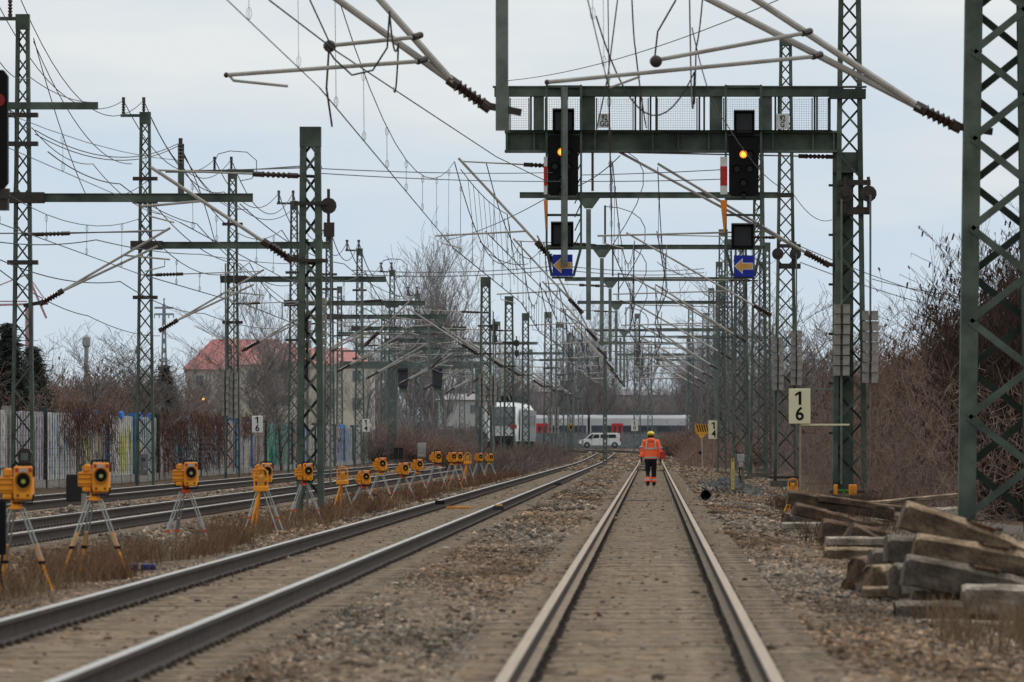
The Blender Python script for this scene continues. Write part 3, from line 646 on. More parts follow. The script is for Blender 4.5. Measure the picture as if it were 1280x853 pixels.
rowC = [(134,7.9,.58,.42,'thick short lattice mast standing among the orange tripods'),(275,8.4,.62,.42,'short lattice mast in front of the white train, left of two'),(320,8.6,.62,.42,'short lattice mast in front of the white train, right of two'),
        (362,8.6,.5,.4,'short mast just right of the white train'),(440,10.2,.7,.5,'distant mast with weights in front of the red train door'),(495,10.4,.8,.6,'distant thick mast left of the yellow warning triangle'),(560,10.5,.6,.4,'far mast behind the yellow warning triangle'),(640,11,.6,.4,'far mast above the white van')]
XC = -7.15
for i, (Y, zt, wb, wt, lab) in enumerate(rowC):
    k = rise(Y); m = mast(XC, Y, zt+k, wb, wt, lab, .3, .13 if i == 0 else .1, group='short masts between the left tracks', pitch=.95)
    R_ = lambda p: rel(m, p)
    cantilever(m, (XC-.3, Y, 5.05+k), (-10.4, Y, 7.0+k), Y, -1, 5.9+k, -10.0, simple=Y > 200, r=.034)
    for zz in (6.3, 5.1): bars('collar', [(R_((XC-.34,Y,zz+k)), R_((XC+.36,Y,zz+k)), .07, .4)], dark(Y), m)
    if i < 3:
        mb = MB(); x = .38; mb.tube([(x,-.12,6.25+k-m['z0']),(x,.0,6.25+k-m['z0'])], .17, 12); mb.box(x-.1,x+.12,-.1,.05,5.6+k-m['z0'],5.9+k-m['z0']); mb.box(x-.03,x+.03,-.08,-.02,5.5+k-m['z0'],6.6+k-m['z0']); mb.build('tension_wheel', dark(Y), m)
    if i == 0: rod('guide_rod', [R_((XC+.42,Y,5.6)), R_((XC+.42,Y,.4))], .022, m, galv(Y))
    del m['z0']
weights(403,372,452,14,136,255,640,'grey weight stack hanging on the right side of the thick short mast', 8)
weights(386,388,472,9,137,300,640,'dark weight stack seen through the lattice of the thick short mast', 7)
weights(603,467,508,8,274,390,590,'small weight stack on the left of the short mast before the white train', 6)
weights(617,467,508,8,274,390,590,'small weight stack on the right of the short mast before the white train', 6)
weights(688,508,542,6,438,430,560,'tiny weight stack left of the red train door mast', 5)
weights(696,508,542,6,438,430,560,'tiny weight stack right of the red train door mast', 5)

for X, Y, zt, wb, lab in ((3.95,285,11.0,.8,'sturdy lattice column straight below the right blue arrow sign'),(4.45,400,14.6,.85,'lattice mast just left of the right signal column'),(5.6,520,14,.95,'distant lattice mast behind the striped marker board'),(6.3,365,11.6,.6,'lattice mast at the right flank of the right signal column'),(5.95,330,11.6,.45,'slim lattice mast right of the right signal column'),(6.3,450,15,.5,'slim distant mast at the foot of the right signal column'),(3.6,330,9.9,.5,'lower slim lattice mast under the right blue arrow sign'),(-2.9,395,6.9,.3,'slim pole in the distance above the white van'),
                          (-1.3,560,12.2,.7,'far lattice mast carrying the white sign with a zero'),(-.2,650,11,.6,'far lattice mast above the worker'),(2.9,480,11.5,.6,'far lattice mast to the right of the worker'),(4.0,700,12,.7,'hazy lattice mast near the bend of the track'),
                          (-12.2,640,10,.8,'hazy lattice mast behind the white train'),(-20.5,420,11.5,.5,'slim mast behind the end of the graffiti wall'),(-21,500,11,.5,'slim mast before the pale houses'),(-31,470,8.3,.5,'solid green post rising from the brown thicket'),(-13.5,560,11.5,.7,'distant mast left of the white train'),(-8.8,700,10.8,.7,'distant mast behind the red train door'),(-23.5,640,12,.8,'hazy mast before the pale house row')):
    m = mast(X, Y, zt+rise(Y), wb, wb*.65, lab, .25, .1, group='scattered background masts'); del m['z0']
    if Y > 470:
        z = 9.6+rise(Y); bars('cross_arm', [(rel(m,(X-3.5,Y,z)), rel(m,(X+3.5,Y,z)), .25, .2)], green(Y), m)

# far gantry with two hanging signals, left middle
Y = 455; k = F/Y
G2 = thing('signal_gantry', 'distant green signal gantry above the left tracks with two hanging signals', 'signal gantry', ((490-CX)/k, Y, rise(Y)-.2))
def g2(name, px0, px1, py0, py1, m, y0=-.2, y1=.2, parent=None):
    mb = MB(); mb.box((px0-490)/k, (px1-490)/k, y0, y1, H+(CY-py1)/k-G2.location.z, H+(CY-py0)/k-G2.location.z); return mb.build(name, m, parent or G2)
g2('main_beam', 425, 604, 452, 461, green(Y)); g2('top_rail', 425, 604, 438, 440, green(Y))
for px in range(428, 604, 16): g2('railing_post', px, px+1.2, 440.1, 451.9, green(Y), -.05, .05)
g2('column', 483, 497, 461.2, 568, green(Y), -.3, .3); g2('column', 594, 600, 461.2, 568, green(Y))
for px, lab in ((504,'left small black signal under the distant gantry'),(547,'right small black signal under the distant gantry')):
    t = thing('railway_signal', lab, 'railway signal', ((px-CX)/k, Y-.5, H+(CY-486)/k), 0, 'signals under the distant gantry')
    mb = MB(); mb.box(-.35,.35,-.1,.1,.15,1.45); sh = mb.build('signal_screen', black(Y), t)
    mb = MB(); mb.box(-.37,.37,-.3,-.102,1.3,1.36); mb.build('hood', black(Y), sh)
    mb = MB(); mb.box(-.28,.28,.12,.16,-.3,1.95); mb.build('hanging_frame', green(Y), t)

# ------------------------------------------------------------------ overhead lines
def overhead(xw, stations, label, zc, zm, sag, ndrop=7, dx=0):
    for a in range(len(stations)-1):
        Y0, Y1 = stations[a], stations[a+1]
        t = thing('overhead_line', label(Y0, Y1), 'overhead line', (xw, Y0, zc), 0, 'overhead contact lines')
        off0, off1 = (bend(Y0), bend(Y1))
        st0, st1 = (.22 if a % 2 else -.22), (-.22 if a % 2 else .22)
        r0 = wr((Y0+Y1)/2); mm = wirem((Y0+Y1)/2)
        n = 12; cp = []; mp_ = []
        for i in range(n+1):
            u = i/n; Y = Y0+(Y1-Y0)*u; x = off0+(off1-off0)*u+st0+(st1-st0)*u; k = rise(Y)
            cp.append(Vector((x, Y-Y0, k))); mp_.append(Vector((x*.9, Y-Y0, zm-zc+k-sag*4*u*(1-u))))
        rod('contact_wire', cp, r0*1.15, t, mm, 5); rod('messenger_wire', mp_, r0, t, mm, 5)
        if Y1 < 620:
            for j in range(ndrop):
                u = (j+.5)/ndrop; i = u*n; i0 = int(i); fr = i-i0; c = cp[i0].lerp(cp[i0+1], fr); q = mp_[i0].lerp(mp_[i0+1], fr)
                loop = Vector((0,.0,.18)) if j % 2 else Vector((0,0,0))
                mb = MB(); mb.tube([q, c], r0*.55, 4)
                if Y0 < 240:
                    for base, sg in ((q,-1),(c,1)):
                        mb.tube([base+Vector((.03*math.sin(v), 0, sg*(.09-.08*math.cos(v)))) for v in [x*.785 for x in range(9)]], r0*.5, 4)
                mb.build('dropper', mm, t)
SR = [24]+ST
overhead(WX_R, SR, lambda a, b: 'contact line over the centre track, span from the %s' % {24:'near edge of view',93:'near right mast to the gantry',170:'gantry to the next portal'}.get(a, 'far portals onward'), ZC, ZM, 1.65)
overhead(WX_L, SR, lambda a, b: 'contact line over the left track, span from the %s' % {24:'near edge of view',93:'near drop post to the left signal',170:'left signal to the next portal'}.get(a, 'far portals onward'), ZC, ZM, 1.65)
SR2 = [170,237,300,359,420,476,540,605]
overhead(.35, SR2, lambda a, b: 'second contact line just right of the centre track line, far portals onward', 6.9, 8.6, 1.3, 5)
overhead(-4.2, SR2, lambda a, b: 'second contact line just right of the left track line, far portals onward', 6.9, 8.7, 1.4, 5)
SA = [60, 120]+[r[0] for r in rowA]
overhead(-14.1, SA, lambda a, b: 'contact line over the track beside the graffiti wall, %s' % ('nearest span' if a < 100 else 'before the first left mast' if a < 150 else 'a span along the left masts'), 6.0, 7.5, .9, 5)
SB = [50, 134, 178, 221, 275, 320, 362, 440, 495]
overhead(-10.1, SB, lambda a, b: 'contact line over the track behind the tripods, %s' % ('nearest span' if a < 100 else 'past the thick short mast' if a < 150 else 'a span toward the white train'), 5.9, 7.2, .8, 5)

def wire(pts, label, r=None, sag=0, n=14, m=None, group='loose overhead wires and feeders'):
    "free wire between world points, sagging under its own weight"
    Y = sum(p[1] for p in pts)/len(pts); r = r or wr(Y); out_ = []
    for i in range(len(pts)-1):
        a, b = Vector(pts[i]), Vector(pts[i+1])
        for j in range(n+(1 if i == len(pts)-2 else 0)):
            u = j/n; q = a.lerp(b, u); q.z -= sag*4*u*(1-u); out_.append(q)
    mb = MB(); o0 = out_[0].copy(); mb.tube([p-o0 for p in out_], r, 5)
    return tag(mb.build('overhead_wire', m or wirem(Y), None, o0), label, 'wire', group)
# feeders from mast top to mast top on the left row
tops = [(XA-.75, 120, 15.2)]+[(XA-.75, Y, zt+.4) for Y, zt, _ in rowA]
for i in range(len(tops)-1):
    a, b = tops[i], tops[i+1]
    wire([a, b], 'feeder wire sagging between the tops of the left hand masts', sag=1.3)
    if i: wire([(XA-.05,a[1],a[2]), (XA-.05,b[1],b[2])], 'feeder wire sagging between the tops of the left hand masts', sag=1.6)
def pw(pp, label, sag=0, r=None): return wire([P(*p) for p in pp], label, r=r, sag=sag)
pw([(982,-4,110),(635,101,170)], 'black cable rising right above the gantry', .25)
pw([(42,48,178),(108,245,210),(187,224,221)], 'jumper cable swinging down from the far left mast top', .3)
pw([(42,52,178),(165,205,215)], 'second slack cable falling from the far left mast top', .9)
pw([(0,78,160),(38,97,178),(122,128,200)], 'cable from the left edge to the upper arm of the far left mast', .2)
pw([(0,112,160),(40,160,178),(116,205,200),(200,268,221)], 'thin line passing behind the far left mast', .3)
pw([(44,163,178),(222,180,221),(302,262,267)], 'pair cable swung from the far left mast to the hanging post', .6)
pw([(44,168,178),(222,183,221),(310,262,267)], 'lower pair cable swung from the far left mast to the hanging post', .6)
pw([(200,213,221),(402,209,136)], 'horizontal cross wire left of the thick short mast', .03, .016)
pw([(402,211,136),(690,216,168)], 'upper of two horizontal cross wires right of the thick short mast', .05)
pw([(402,217,136),(700,227,168)], 'lower of two horizontal cross wires right of the thick short mast', .05)
pw([(728,219,168),(908,212,170)], 'horizontal cross wire between the two gantry signals', .02)
pw([(728,227,168),(908,224,170)], 'lower horizontal cross wire between the two gantry signals', .02)
pw([(440,338,431),(700,332,480),(880,336,520)], 'far horizontal cross wire above the middle of the yard', .3)
pw([(440,343,431),(700,337,480),(880,341,520)], 'lower far horizontal cross wire above the middle of the yard', .3)
pw([(188,250,221),(300,330,260),(375,352,310)], 'slack line below the arm of the second left mast', .5)
pw([(0,292,170),(190,290,178)], 'long straight tube like tie from the left edge to the first mast arms', 0, .018)
pw([(0,303,172),(120,300,178),(250,318,230),(380,330,300)], 'descending wire crossing the two leftmost masts', .1)
pw([(0,325,172),(150,352,200),(255,392,260),(360,410,330)], 'low wire sagging between the leftmost masts', .25)
pw([(0,338,172),(110,395,230),(200,420,300)], 'lowest wire on the left in front of the brown thicket', .2)
pw([(60,190,178),(150,230,200),(246,280,240),(330,355,300),(410,405,350)], 'long wire stepping down behind the left masts', .2)
pw([(190,150,221),(280,240,267),(366,262,313)], 'drooping wire from the second mast top', .8)
pw([(225,183,178),(268,300,240),(320,370,300)], 'cable dropping from the hanging post on the left cross arm', -.3)
pw([(300,255,267),(430,330,347),(520,372,431)], 'feeder falling to the right behind the thick short mast', .5)
pw([(313,212,267),(375,208,134)], 'short taut cross wire with a blue insulator', 0)
pw([(1090,349,300),(1210,372,300)], 'thin line crossing the sky right of the gantry mast', .1)
pw([(1000,308,400),(1280,398,500)], 'faint distant power line above the right hand trees', .5)
pw([(1000,328,400),(1280,405,500)], 'lower faint distant power line above the right hand trees', .5)
pw([(775,195,170),(700,238,200),(560,300,300)], 'stay wire slanting down left below the gantry', .2)
pw([(1040,275,170),(990,240,150),(905,150,110),(865,35,95)], 'looping line from the gantry mast toward the near registration tube', .25)
pw([(862,0,95),(868,90,93),(745,20,93)], 'slack loop cable under the near registration tube', 1.0, .012)
pw([(845,0,94),(822,40,94),(818,75,94)], 'hanging strand beside the ball ended tube', 0, .014)
pw([(772,0,94),(760,95,93),(742,180,130)], 'pair of vertical strands left of the ball ended tube', 0, .012)
pw([(790,0,94),(794,60,94),(808,160,130)], 'knotted vertical strand above the gantry', .1, .012)
pw([(878,0,94),(870,60,94),(868,130,110)], 'twisted vertical strand in front of the gantry mesh', .1, .012)
pw([(487,14,92),(484,60,92),(466,88,92),(440,94,92),(418,74,92),(409,60,92)], 'loop cable hanging between the two near left tubes', 0, .014)
pw([(487,14,92),(498,55,92),(492,110,100)], 'second loop cable hanging between the two near left tubes', .3, .014)
pw([(411,62,92),(408,110,94),(415,158,98)], 'curved link between messenger and contact wire at the near left tubes', 0, .016)
pw([(336,0,86),(420,64,92),(488,109,105),(620,196,150),(700,235,175)], 'thick messenger wire crossing above the left track', 0, .012)
pw([(386,-3,88),(416,62,93)], 'short messenger piece above the near left ball', 0, .012)
for i, (a, b) in enumerate((((576,212,168),(634,268,200)),((634,268,200),(646,338,260)),((600,302,170),(700,388,290)),((700,388,290),(790,440,430)),((660,330,240),(612,318,215)))):
    pw([a, b], ('knotted wire bundle falling below the left cantilever','bundle strand reaching down toward the short masts','contact wire running down behind the left signal','contact wire running far down toward the bend','short slanting link under the left signal')[i], .15)
for i in range(9):
    x0 = 585+i*6.5; pw([(x0, 224+i*7, 172+i*4), (x0+6, 284+i*9, 176+i*5)], 'fine dropper in the wire bundle left of the left signal', 0, .007)
for i in range(0):
    x0 = 833+i*3; pw([(x0, 262+i*5, 200+i*8), (x0-7+i*2, 340+i*7, 215+i*10)], 'fine dropper in the wire bundle left of the right signal', .1, .008)
# ------------------------------------------------------------------ graffiti wall
def wall_mat(name, cols, Y):
    key = ('wall', name)
    if key in _m: return _m[key]
    m = bpy.data.materials.new(name); m.use_nodes = True; nt = m.node_tree; N = nt.nodes; L = nt.links; b = N['Principled BSDF']; b.inputs['Roughness'].default_value = .9
    tc = N.new('ShaderNodeTexCoord'); mp = N.new('ShaderNodeMapping'); mp.inputs['Scale'].default_value = (1, 1.7, .14); L.new(tc.outputs['Object'], mp.inputs[0])
    n1 = N.new('ShaderNodeTexNoise'); n1.inputs['Scale'].default_value = 1.6; n1.inputs['Detail'].default_value = 7; n1.inputs['Roughness'].default_value = .75; L.new(mp.outputs[0], n1.inputs['Vector'])
    cr = N.new('ShaderNodeValToRGB'); cr.color_ramp.interpolation = 'CONSTANT'; el = cr.color_ramp.elements
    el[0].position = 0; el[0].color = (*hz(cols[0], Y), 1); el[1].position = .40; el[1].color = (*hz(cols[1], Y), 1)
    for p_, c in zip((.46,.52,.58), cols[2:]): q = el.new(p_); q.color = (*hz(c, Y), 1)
    L.new(n1.outputs['Fac'], cr.inputs[0])
    n2 = N.new('ShaderNodeTexNoise'); n2.inputs['Scale'].default_value = 5; n2.inputs['Detail'].default_value = 8; L.new(tc.outputs['Object'], n2.inputs['Vector'])
    mx = N.new('ShaderNodeMix'); mx.data_type = 'RGBA'; mx.blend_type = 'MULTIPLY'; mx.inputs[0].default_value = .9; L.new(cr.outputs[0], mx.inputs[6])
    c2 = N.new('ShaderNodeValToRGB'); c2.color_ramp.elements[0].position = .35; c2.color_ramp.elements[0].color = (.45,.42,.4,1); c2.color_ramp.elements[1].position = .62; L.new(n2.outputs['Fac'], c2.inputs[0]); L.new(c2.outputs[0], mx.inputs[7])
    L.new(mx.outputs[2], b.inputs['Base Color']); _m[key] = m; return m
gr = (.46,.455,.44); dk = (.18,.17,.17); lt = (.62,.615,.60)
pal = {'plain': (dk, gr, lt, gr, lt), 'yellow': (dk, gr, (.45,.38,.05), (.38,.36,.12), lt), 'teal': (dk, (.04,.28,.22), (.08,.33,.27), gr, (.05,.3,.24)), 'blue': (dk, (.10,.25,.33), gr, lt, (.14,.22,.3)),
       'red': (dk, gr, (.30,.09,.08), lt, (.26,.17,.15)), 'violet': (dk, (.16,.12,.2), gr, (.2,.18,.24), lt)}
seq = ['plain','plain','plain','plain','violet','plain','violet','plain','blue','red','blue','violet','red','plain','red','teal','teal','red','plain','blue','plain','violet','blue','plain','plain','plain','blue','plain']
W = thing('noise_barrier', 'long grey plank noise barrier covered in faded graffiti along the left tracks', 'wall', (-20, 150, -.25))
L_ = 12.0; y = 150
for i in range(26):
    y0 = y; y1 = y+L_; mb = MB()
    for q in range(40):         # vertical planks
        a = y0+(y1-y0)*q/40; b = a+(y1-y0)/40-.02; t = .03 if (q*7+i) % 3 else .06
        mb.box(-.05, t, a-150, b-150, .32, 2.5+.05*math.sin(q*1.9+i*2.3))
    mb.box(-.04, .0, y0-150, y1-150, .3, 2.4)
    mb.build('panel', wall_mat('graffiti_'+seq[i], pal[seq[i]], y0), W)
    mb = MB(); mb.box(-.1, .12, y0-150+.1, y1-150-.1, 0, .32); mb.build('plinth', concrete(y0), W)
    bl_ = i in (3,7,8,10,13,14,18,22)
    mb = MB(); mb.box(-.11, .16, y0-150-.1, y0-150+.1, 0, 2.68); mb.build('post', mat('blue_painted_post', (.05,.20,.45), y0, var=.5) if bl_ else greenD(y0) if i % 2 else concrete(y0), W)
    y = y1
# bright tags sprayed on, thin painted films
def tagpaint(y0, y1, z0, z1, c, n, seed):
    rr = random.Random(seed); mb = MB()
    for _ in range(n):
        a = rr.uniform(y0, y1); z = rr.uniform(z0, z1); w_ = rr.uniform(.06,.22)*(y1-y0)/8; h_ = rr.uniform(.25,1.1)
        mb.add([(.064, a-150, z-h_/2), (.064, a+w_-150, z-h_/2+rr.uniform(-.2,.2)), (.064, a+w_-150, z+h_/2), (.064, a-150, z+h_/2-rr.uniform(0,.3))], [(0,1,2,3)])
    return mb.build('graffiti_paint', mat('spray_%d' % seed, c, (y0+y1)/2, .6, var=.35, scale=8), W)
Yw = lambda px: 20*F/(CX-px)
tagpaint(Yw(147), Yw(173), .45, 1.9, (.62,.58,.03), 70, 1); tagpaint(Yw(95), Yw(125), .7, 1.9, (.42,.37,.08), 34, 2); tagpaint(Yw(333), Yw(352), .5, 2.1, (.04,.50,.36), 70, 3)
tagpaint(Yw(212), Yw(228), .7, 1.8, (.12,.42,.50), 40, 4); tagpaint(Yw(356), Yw(366), .4, 2., (.50,.17,.20), 40, 5); tagpaint(Yw(205), Yw(212), .4, 1.3, (.5,.14,.04), 8, 6); tagpaint(Yw(60), Yw(70), .4, 2.4, (.06,.32,.7), 24, 7); tagpaint(Yw(410), Yw(440), .5, 2.2, (.25,.28,.42), 44, 8)
for i_, (a_, b_, c_) in enumerate(((4,14,(.25,.3,.4)),(50,58,(.45,.3,.5)),(66,80,(.08,.30,.5)),(96,104,(.5,.46,.1)),(126,134,(.15,.4,.5)),(136,142,(.45,.2,.35)),(176,184,(.3,.3,.36)),(190,198,(.5,.25,.25)),(232,246,(.15,.42,.45)),(252,262,(.5,.3,.32)),(268,276,(.12,.34,.5)),(296,304,(.3,.2,.4)),(308,316,(.5,.48,.2)),(370,384,(.45,.22,.25)),(390,404,(.2,.3,.42)),(444,456,(.45,.4,.22)))):
    tagpaint(Yw(a_), Yw(b_), .45, 2.2, c_, 22, 20+i_)
for px, w_ in ((92,.3),(104,.22),(117,.28),(150,.35),(172,.5),(186,.3),(232,.4),(283,.4),(312,.3),(347,.3),(400,.5),(425,.5),(440,.4)):
    y = Yw(px); mb = MB(); mb.box(-.1,.1,-w_*1.3,w_*1.3,-.06,.14); mb.ball((0,w_,.1),.1,6,5); mb.build('torn_blue_sheet', mat('blue_sheet', (.04,.20,.62), y, .6), W, (.02, y-150, 2.52))
# transparent fence in front of the wall
fm = greenD(200); FR = thing('wire_fence', 'thin dark wire fence in front of the graffiti wall', 'fence', (-18.9, 160, -.25))
mb = MB()
for i in range(60):
    mb.box(-.006, .006, i*4.0-.03, i*4.0+.03, 0, 1.9)
mb.build('post', fm, FR); tag(FR.children[0], None, None, None, 'stuff')
mb = MB()
for z in np.arange(.15, 1.95, .2): mb.box(-.005,.005,0,236,z-.005,z+.005)
mb.build('line_wire', fm, FR)

# ------------------------------------------------------------------ vegetation
def grow(seed, h, spread, nmain, lev, lean=0, rad=.09, tw=.012, upright=.5, multi=False, leaf=0, leafsz=.06, droop=0):
    rr = random.Random(seed); T = []; C = []; LF = []
    def br(p, d, L0, r, l):
        n = 3 if l < 2 else 2
        for i in range(n):
            d = (d+Vector((rr.gauss(0,.16), rr.gauss(0,.16), rr.gauss(0,.1)+upright*.10-droop*l*.05))).normalized()
            q = p+d*(L0/n); r2 = max(tw, r*.82)
            (T if l < 1 else C).append((p, q, r, r2)); 
            if l < lev:
                for _ in range(rr.choice((1,2,2,3)) if l else 2+(nmain//3)):
                    a = rr.uniform(0, 6.283); t = rr.uniform(.3, .9)
                    dd = (d*t+Vector((math.cos(a)*spread, math.sin(a)*spread, rr.uniform(-.1,.5)*upright))).normalized()
                    br(p+(q-p)*rr.random(), dd, L0*rr.uniform(.42,.72), max(tw, r2*.55), l+1)
            elif leaf and rr.random() < leaf:
                LF.append((q, rr.uniform(.6,1.3)*leafsz, rr.random()*6.28, rr.random()*3.14))
            p = q; r = r2
    if multi:
        for k_ in range(nmain):
            a = rr.uniform(0, 6.28); q = rr.uniform(.1,.55)
            br(Vector((math.cos(a)*.3*spread, math.sin(a)*.3*spread, -.1)), Vector((math.cos(a)*q, math.sin(a)*q, 1)).normalized(), h*rr.uniform(.5,.85), rad, 0)
    else: br(Vector((0,0,-.1)), Vector((lean,0,1)).normalized(), h*.8, rad, 0)
    return T, C, LF
def plantmesh(nm, seed, m, mleaf=None, **kw):
    T, C, LF = grow(seed, **kw)
    f = lambda S: (np.array([tuple(s[0]) for s in S]), np.array([tuple(s[1]) for s in S]), np.array([s[2] for s in S]), np.array([s[3] for s in S]))
    tm = segmesh(nm+'_trunk', *f(T), m); cm = segmesh(nm+'_crown', *f(C), m); lm = None
    if LF:
        c = np.array([tuple(l[0]) for l in LF]); s = np.array([l[1] for l in LF]); a = np.array([l[2] for l in LF]); b = np.array([l[3] for l in LF]); n = len(c)
        u = np.stack([np.cos(a), np.sin(a), .3*np.sin(b)], -1); v = np.stack([.3*np.cos(b+1), .4*np.sin(b), -np.ones(n)], -1)
        V = np.stack([c-u*s[:,None]*.5, c+u*s[:,None]*.5, c+u*s[:,None]*.35+v*s[:,None]*1.7, c-u*s[:,None]*.4+v*s[:,None]*1.5], 1)
        lm = npmesh(nm+'_leaves', V.reshape(-1,3), np.arange(n*4).reshape(n,4), mleaf)
    return tm, cm, lm
def plant(nm, meshes, X, Y, z, sc, label, cat, group, rz=None):
    t = thing(nm, label, cat, (X, Y, z), random.uniform(0, 6.28) if rz is None else rz, group); t.scale = sc if isinstance(sc, tuple) else (sc, sc, sc)
    for n_, me in zip(('trunk','crown','leaves'), meshes):
        if me: link(n_, me, t)
    return t
brn = lambda Y, nm='brown_twigs', c=(.095,.062,.050): mat(nm, c, Y, .95, c2=tuple(x*.5 for x in c), scale=1.0, spec=.05)
kinds = {}
def kind(key, Y, tw, c, leafc=None, seeds=(1,2,3), **kw):
    kinds[key] = [plantmesh(key, s_, brn(Y, key+'_bark', c), mat(key+'_leaf', leafc, Y, .9, c2=tuple(x*.45 for x in leafc), scale=2, spec=.05) if leafc else None, tw=tw, **kw) for s_ in seeds]
kind('right_brush', 180, .0075, (.22,.15,.12), (.17,.10,.075), (1,2,3,4), h=5.2, spread=.9, nmain=7, lev=3, rad=.045, upright=.9, multi=True, leaf=.35, leafsz=.085)
kind('right_leafy', 160, .0075, (.10,.07,.055), (.085,.055,.042), (5,6,7), h=6.2, spread=.9, nmain=6, lev=4, rad=.07, upright=.9, multi=True, leaf=.32, leafsz=.075)
kind('left_brush', 300, .0085, (.26,.17,.13), (.24,.14,.10), (8,9,10,11), h=5.0, spread=.8, nmain=7, lev=3, rad=.06, upright=1.0, multi=True, leaf=.2, leafsz=.11)
kind('grey_tree', 360, .0095, (.19,.16,.14), None, (12,13), h=8, spread=.8, nmain=6, lev=4, rad=.11, upright=.8)
kind('poplar', 720, .02, (.25,.21,.185), None, (14,15,16), h=19, spread=.55, nmain=7, lev=4, rad=.28, upright=1.5)
kind('far_tree', 1000, .028, (.27,.185,.15), None, (17,18,19), h=14, spread=.8, nmain=8, lev=3, rad=.22, upright=.9, multi=True)
kind('rust_bush', 500, .014, (.21,.11,.07), (.24,.12,.075), (20,21), h=6, spread=.8, nmain=7, lev=3, rad=.05, upright=1.0, multi=True, leaf=.35, leafsz=.12)
def conifer_mesh():
    A=[];B=[];n=1900
    for i in range(n):
        z=8*random.random()**1.15; R_=(8.2-z)*.27*random.uniform(.35,1); a=random.uniform(0,6.28); b=Vector((math.cos(a),math.sin(a),0))
        p0=b*R_*.15+Vector((0,0,z+.1)); p1=b*R_+Vector((0,0,z-.25*R_)); A.append(tuple(p0)); B.append(tuple(p1))
        for k in range(5):
            q=p0.lerp(p1,random.uniform(.3,1)); A.append(tuple(q)); B.append(tuple(q+Vector((random.gauss(0,.16),random.gauss(0,.16),random.uniform(-.22,.08)))))
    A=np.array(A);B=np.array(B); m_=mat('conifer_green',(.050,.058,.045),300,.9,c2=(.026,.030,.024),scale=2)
    return segmesh('conifer_trunk',np.array([[0,0,0.]]),np.array([[0,0,7.8]]),np.array([.14]),np.array([.03]),m_), segmesh('conifer_crown',A,B,np.full(len(A),.03),np.full(len(A),.012),m_), None
kinds['conifer'] = [conifer_mesh()]
n_ = 0
gv = lambda x, y: float(zg(x, y))
# right hand thicket
for Y0, Y1, cnt in ((135,175,22), (175,230,34), (230,300,34)):
    for i in range(cnt):
        Y = random.uniform(Y0, Y1); px = random.uniform(1262 if Y < 178 else 1130 if Y < 205 else 1098 if Y < 240 else 1075, 1350); X = (px-CX)*Y/F
        top = 375 if px < 1150 else 360 if px < 1200 else 330
        s_ = (H+(CY-top-random.uniform(0,75))*Y/F+.2)/7.4
        if X < 6.3: continue
        plant('bare_shrub', random.choice(kinds['right_brush']), X, Y, gv(X,Y), s_, 'tangled leafless shrub in the dark brown thicket right of the gantry mast', 'shrub', 'shrubs of the right hand thicket')
for px, Y, s_, lab in ((1243,140,.74,'dark shrub with clinging dead leaves seen through the near right mast'),(1283,138,.86,'tallest dead leafed shrub at the right edge behind the near mast'),(1128,222,.68,'dark leafed shrub top just right of the gantry mast'),(1180,205,.62,'dark leafed shrub halfway between gantry mast and near mast'),(1300,150,.88,'dead leafed shrub leaving the photo at the right edge')):
    X = (px-CX)*Y/F; plant('leafy_shrub', random.choice(kinds['right_leafy']), X, Y, gv(X,Y), (s_*.6,s_*.6,s_), lab, 'shrub', 'dead leafed shrubs on the right')
# left thicket behind the wall
for i in range(95):
    px = -30+520*(i/95)+random.uniform(-8,8); X = random.uniform(-34,-22.5); Y = X*F/(px-CX); s_ = random.uniform(.62,.86)*(1 if px < 215 else .52)*min(1.15, Y/290)
    if Y > 520: continue
    plant('bare_shrub', random.choice(kinds['left_brush']), X, Y, gv(X,Y), s_, 'reddish brown leafless shrub in the thicket behind the graffiti wall', 'shrub', 'shrubs behind the graffiti wall')
for px, Y, s_, lab in ((165,260,.62,'pale bare tree behind the second left mast'),(228,290,.74,'spreading bare tree in front of the red roof'),(330,330,.72,'bare tree above the white 16 sign on the wall side'),(352,340,.86,'taller bare tree beside the thick short mast'),(20,250,.62,'bare tree at the far left edge behind the wall'),(110,270,.6,'bare tree between the two leftmost masts'),(1010,330,1.1,'pale bare tree behind the cream 16 sign'),(1035,360,1.05,'pale bare tree left of the gantry mast'),(968,420,1.1,'thin bare tree behind the right signal masts')):
    X = (px-CX)*Y/F; plant('bare_tree', random.choice(kinds['grey_tree']), X, Y, gv(X,Y), s_, lab, 'tree', 'bare grey trees')
for px, Y, s_, lab in ((10,240,1.0,'dark evergreen tree behind the leftmost mast'),(42,250,.88,'second dark evergreen tree right of the leftmost mast'),(206,300,.86,'dark evergreen tree beside the second left mast')):
    X = (px-CX)*Y/F; plant('evergreen_tree', kinds['conifer'][0], X, Y, gv(X,Y), (s_*1.25,s_*1.25,s_*.74), lab, 'tree', 'dark evergreens on the left')
for px, Y, s_ in ((478,720,.72),(508,740,.86),(536,720,.96),(556,700,.88),(352,690,.8)):
    X = (px-CX)*Y/F; plant('poplar_tree', random.choice(kinds['poplar']), X, Y, rise(Y)-.2, s_, 'tall bare poplar in the row of poplars left of the short masts', 'tree', 'row of bare poplars')
for i in range(26):
    px = 470+i*22+random.uniform(-8,8); Y = random.uniform(990,1080); X = (px-CX)*Y/F
    plant('poplar_tree', random.choice(kinds['poplar']), X, Y, rise(Y)-.2, random.uniform(.62,.95), 'hazy tall bare tree rising over the crossing train', 'tree', 'tall bare trees over the crossing train')
for px, Y, s_ in ((246,610,.40),(275,600,.36),(332,600,.42),(405,610,.36),(455,620,.40)):
    X = (px-CX)*Y/F; plant('poplar_tree', random.choice(kinds['poplar']), X, Y, rise(Y)-.2, s_, 'small bare tree standing before the red roofed houses', 'tree', 'bare trees before the red roofed houses')
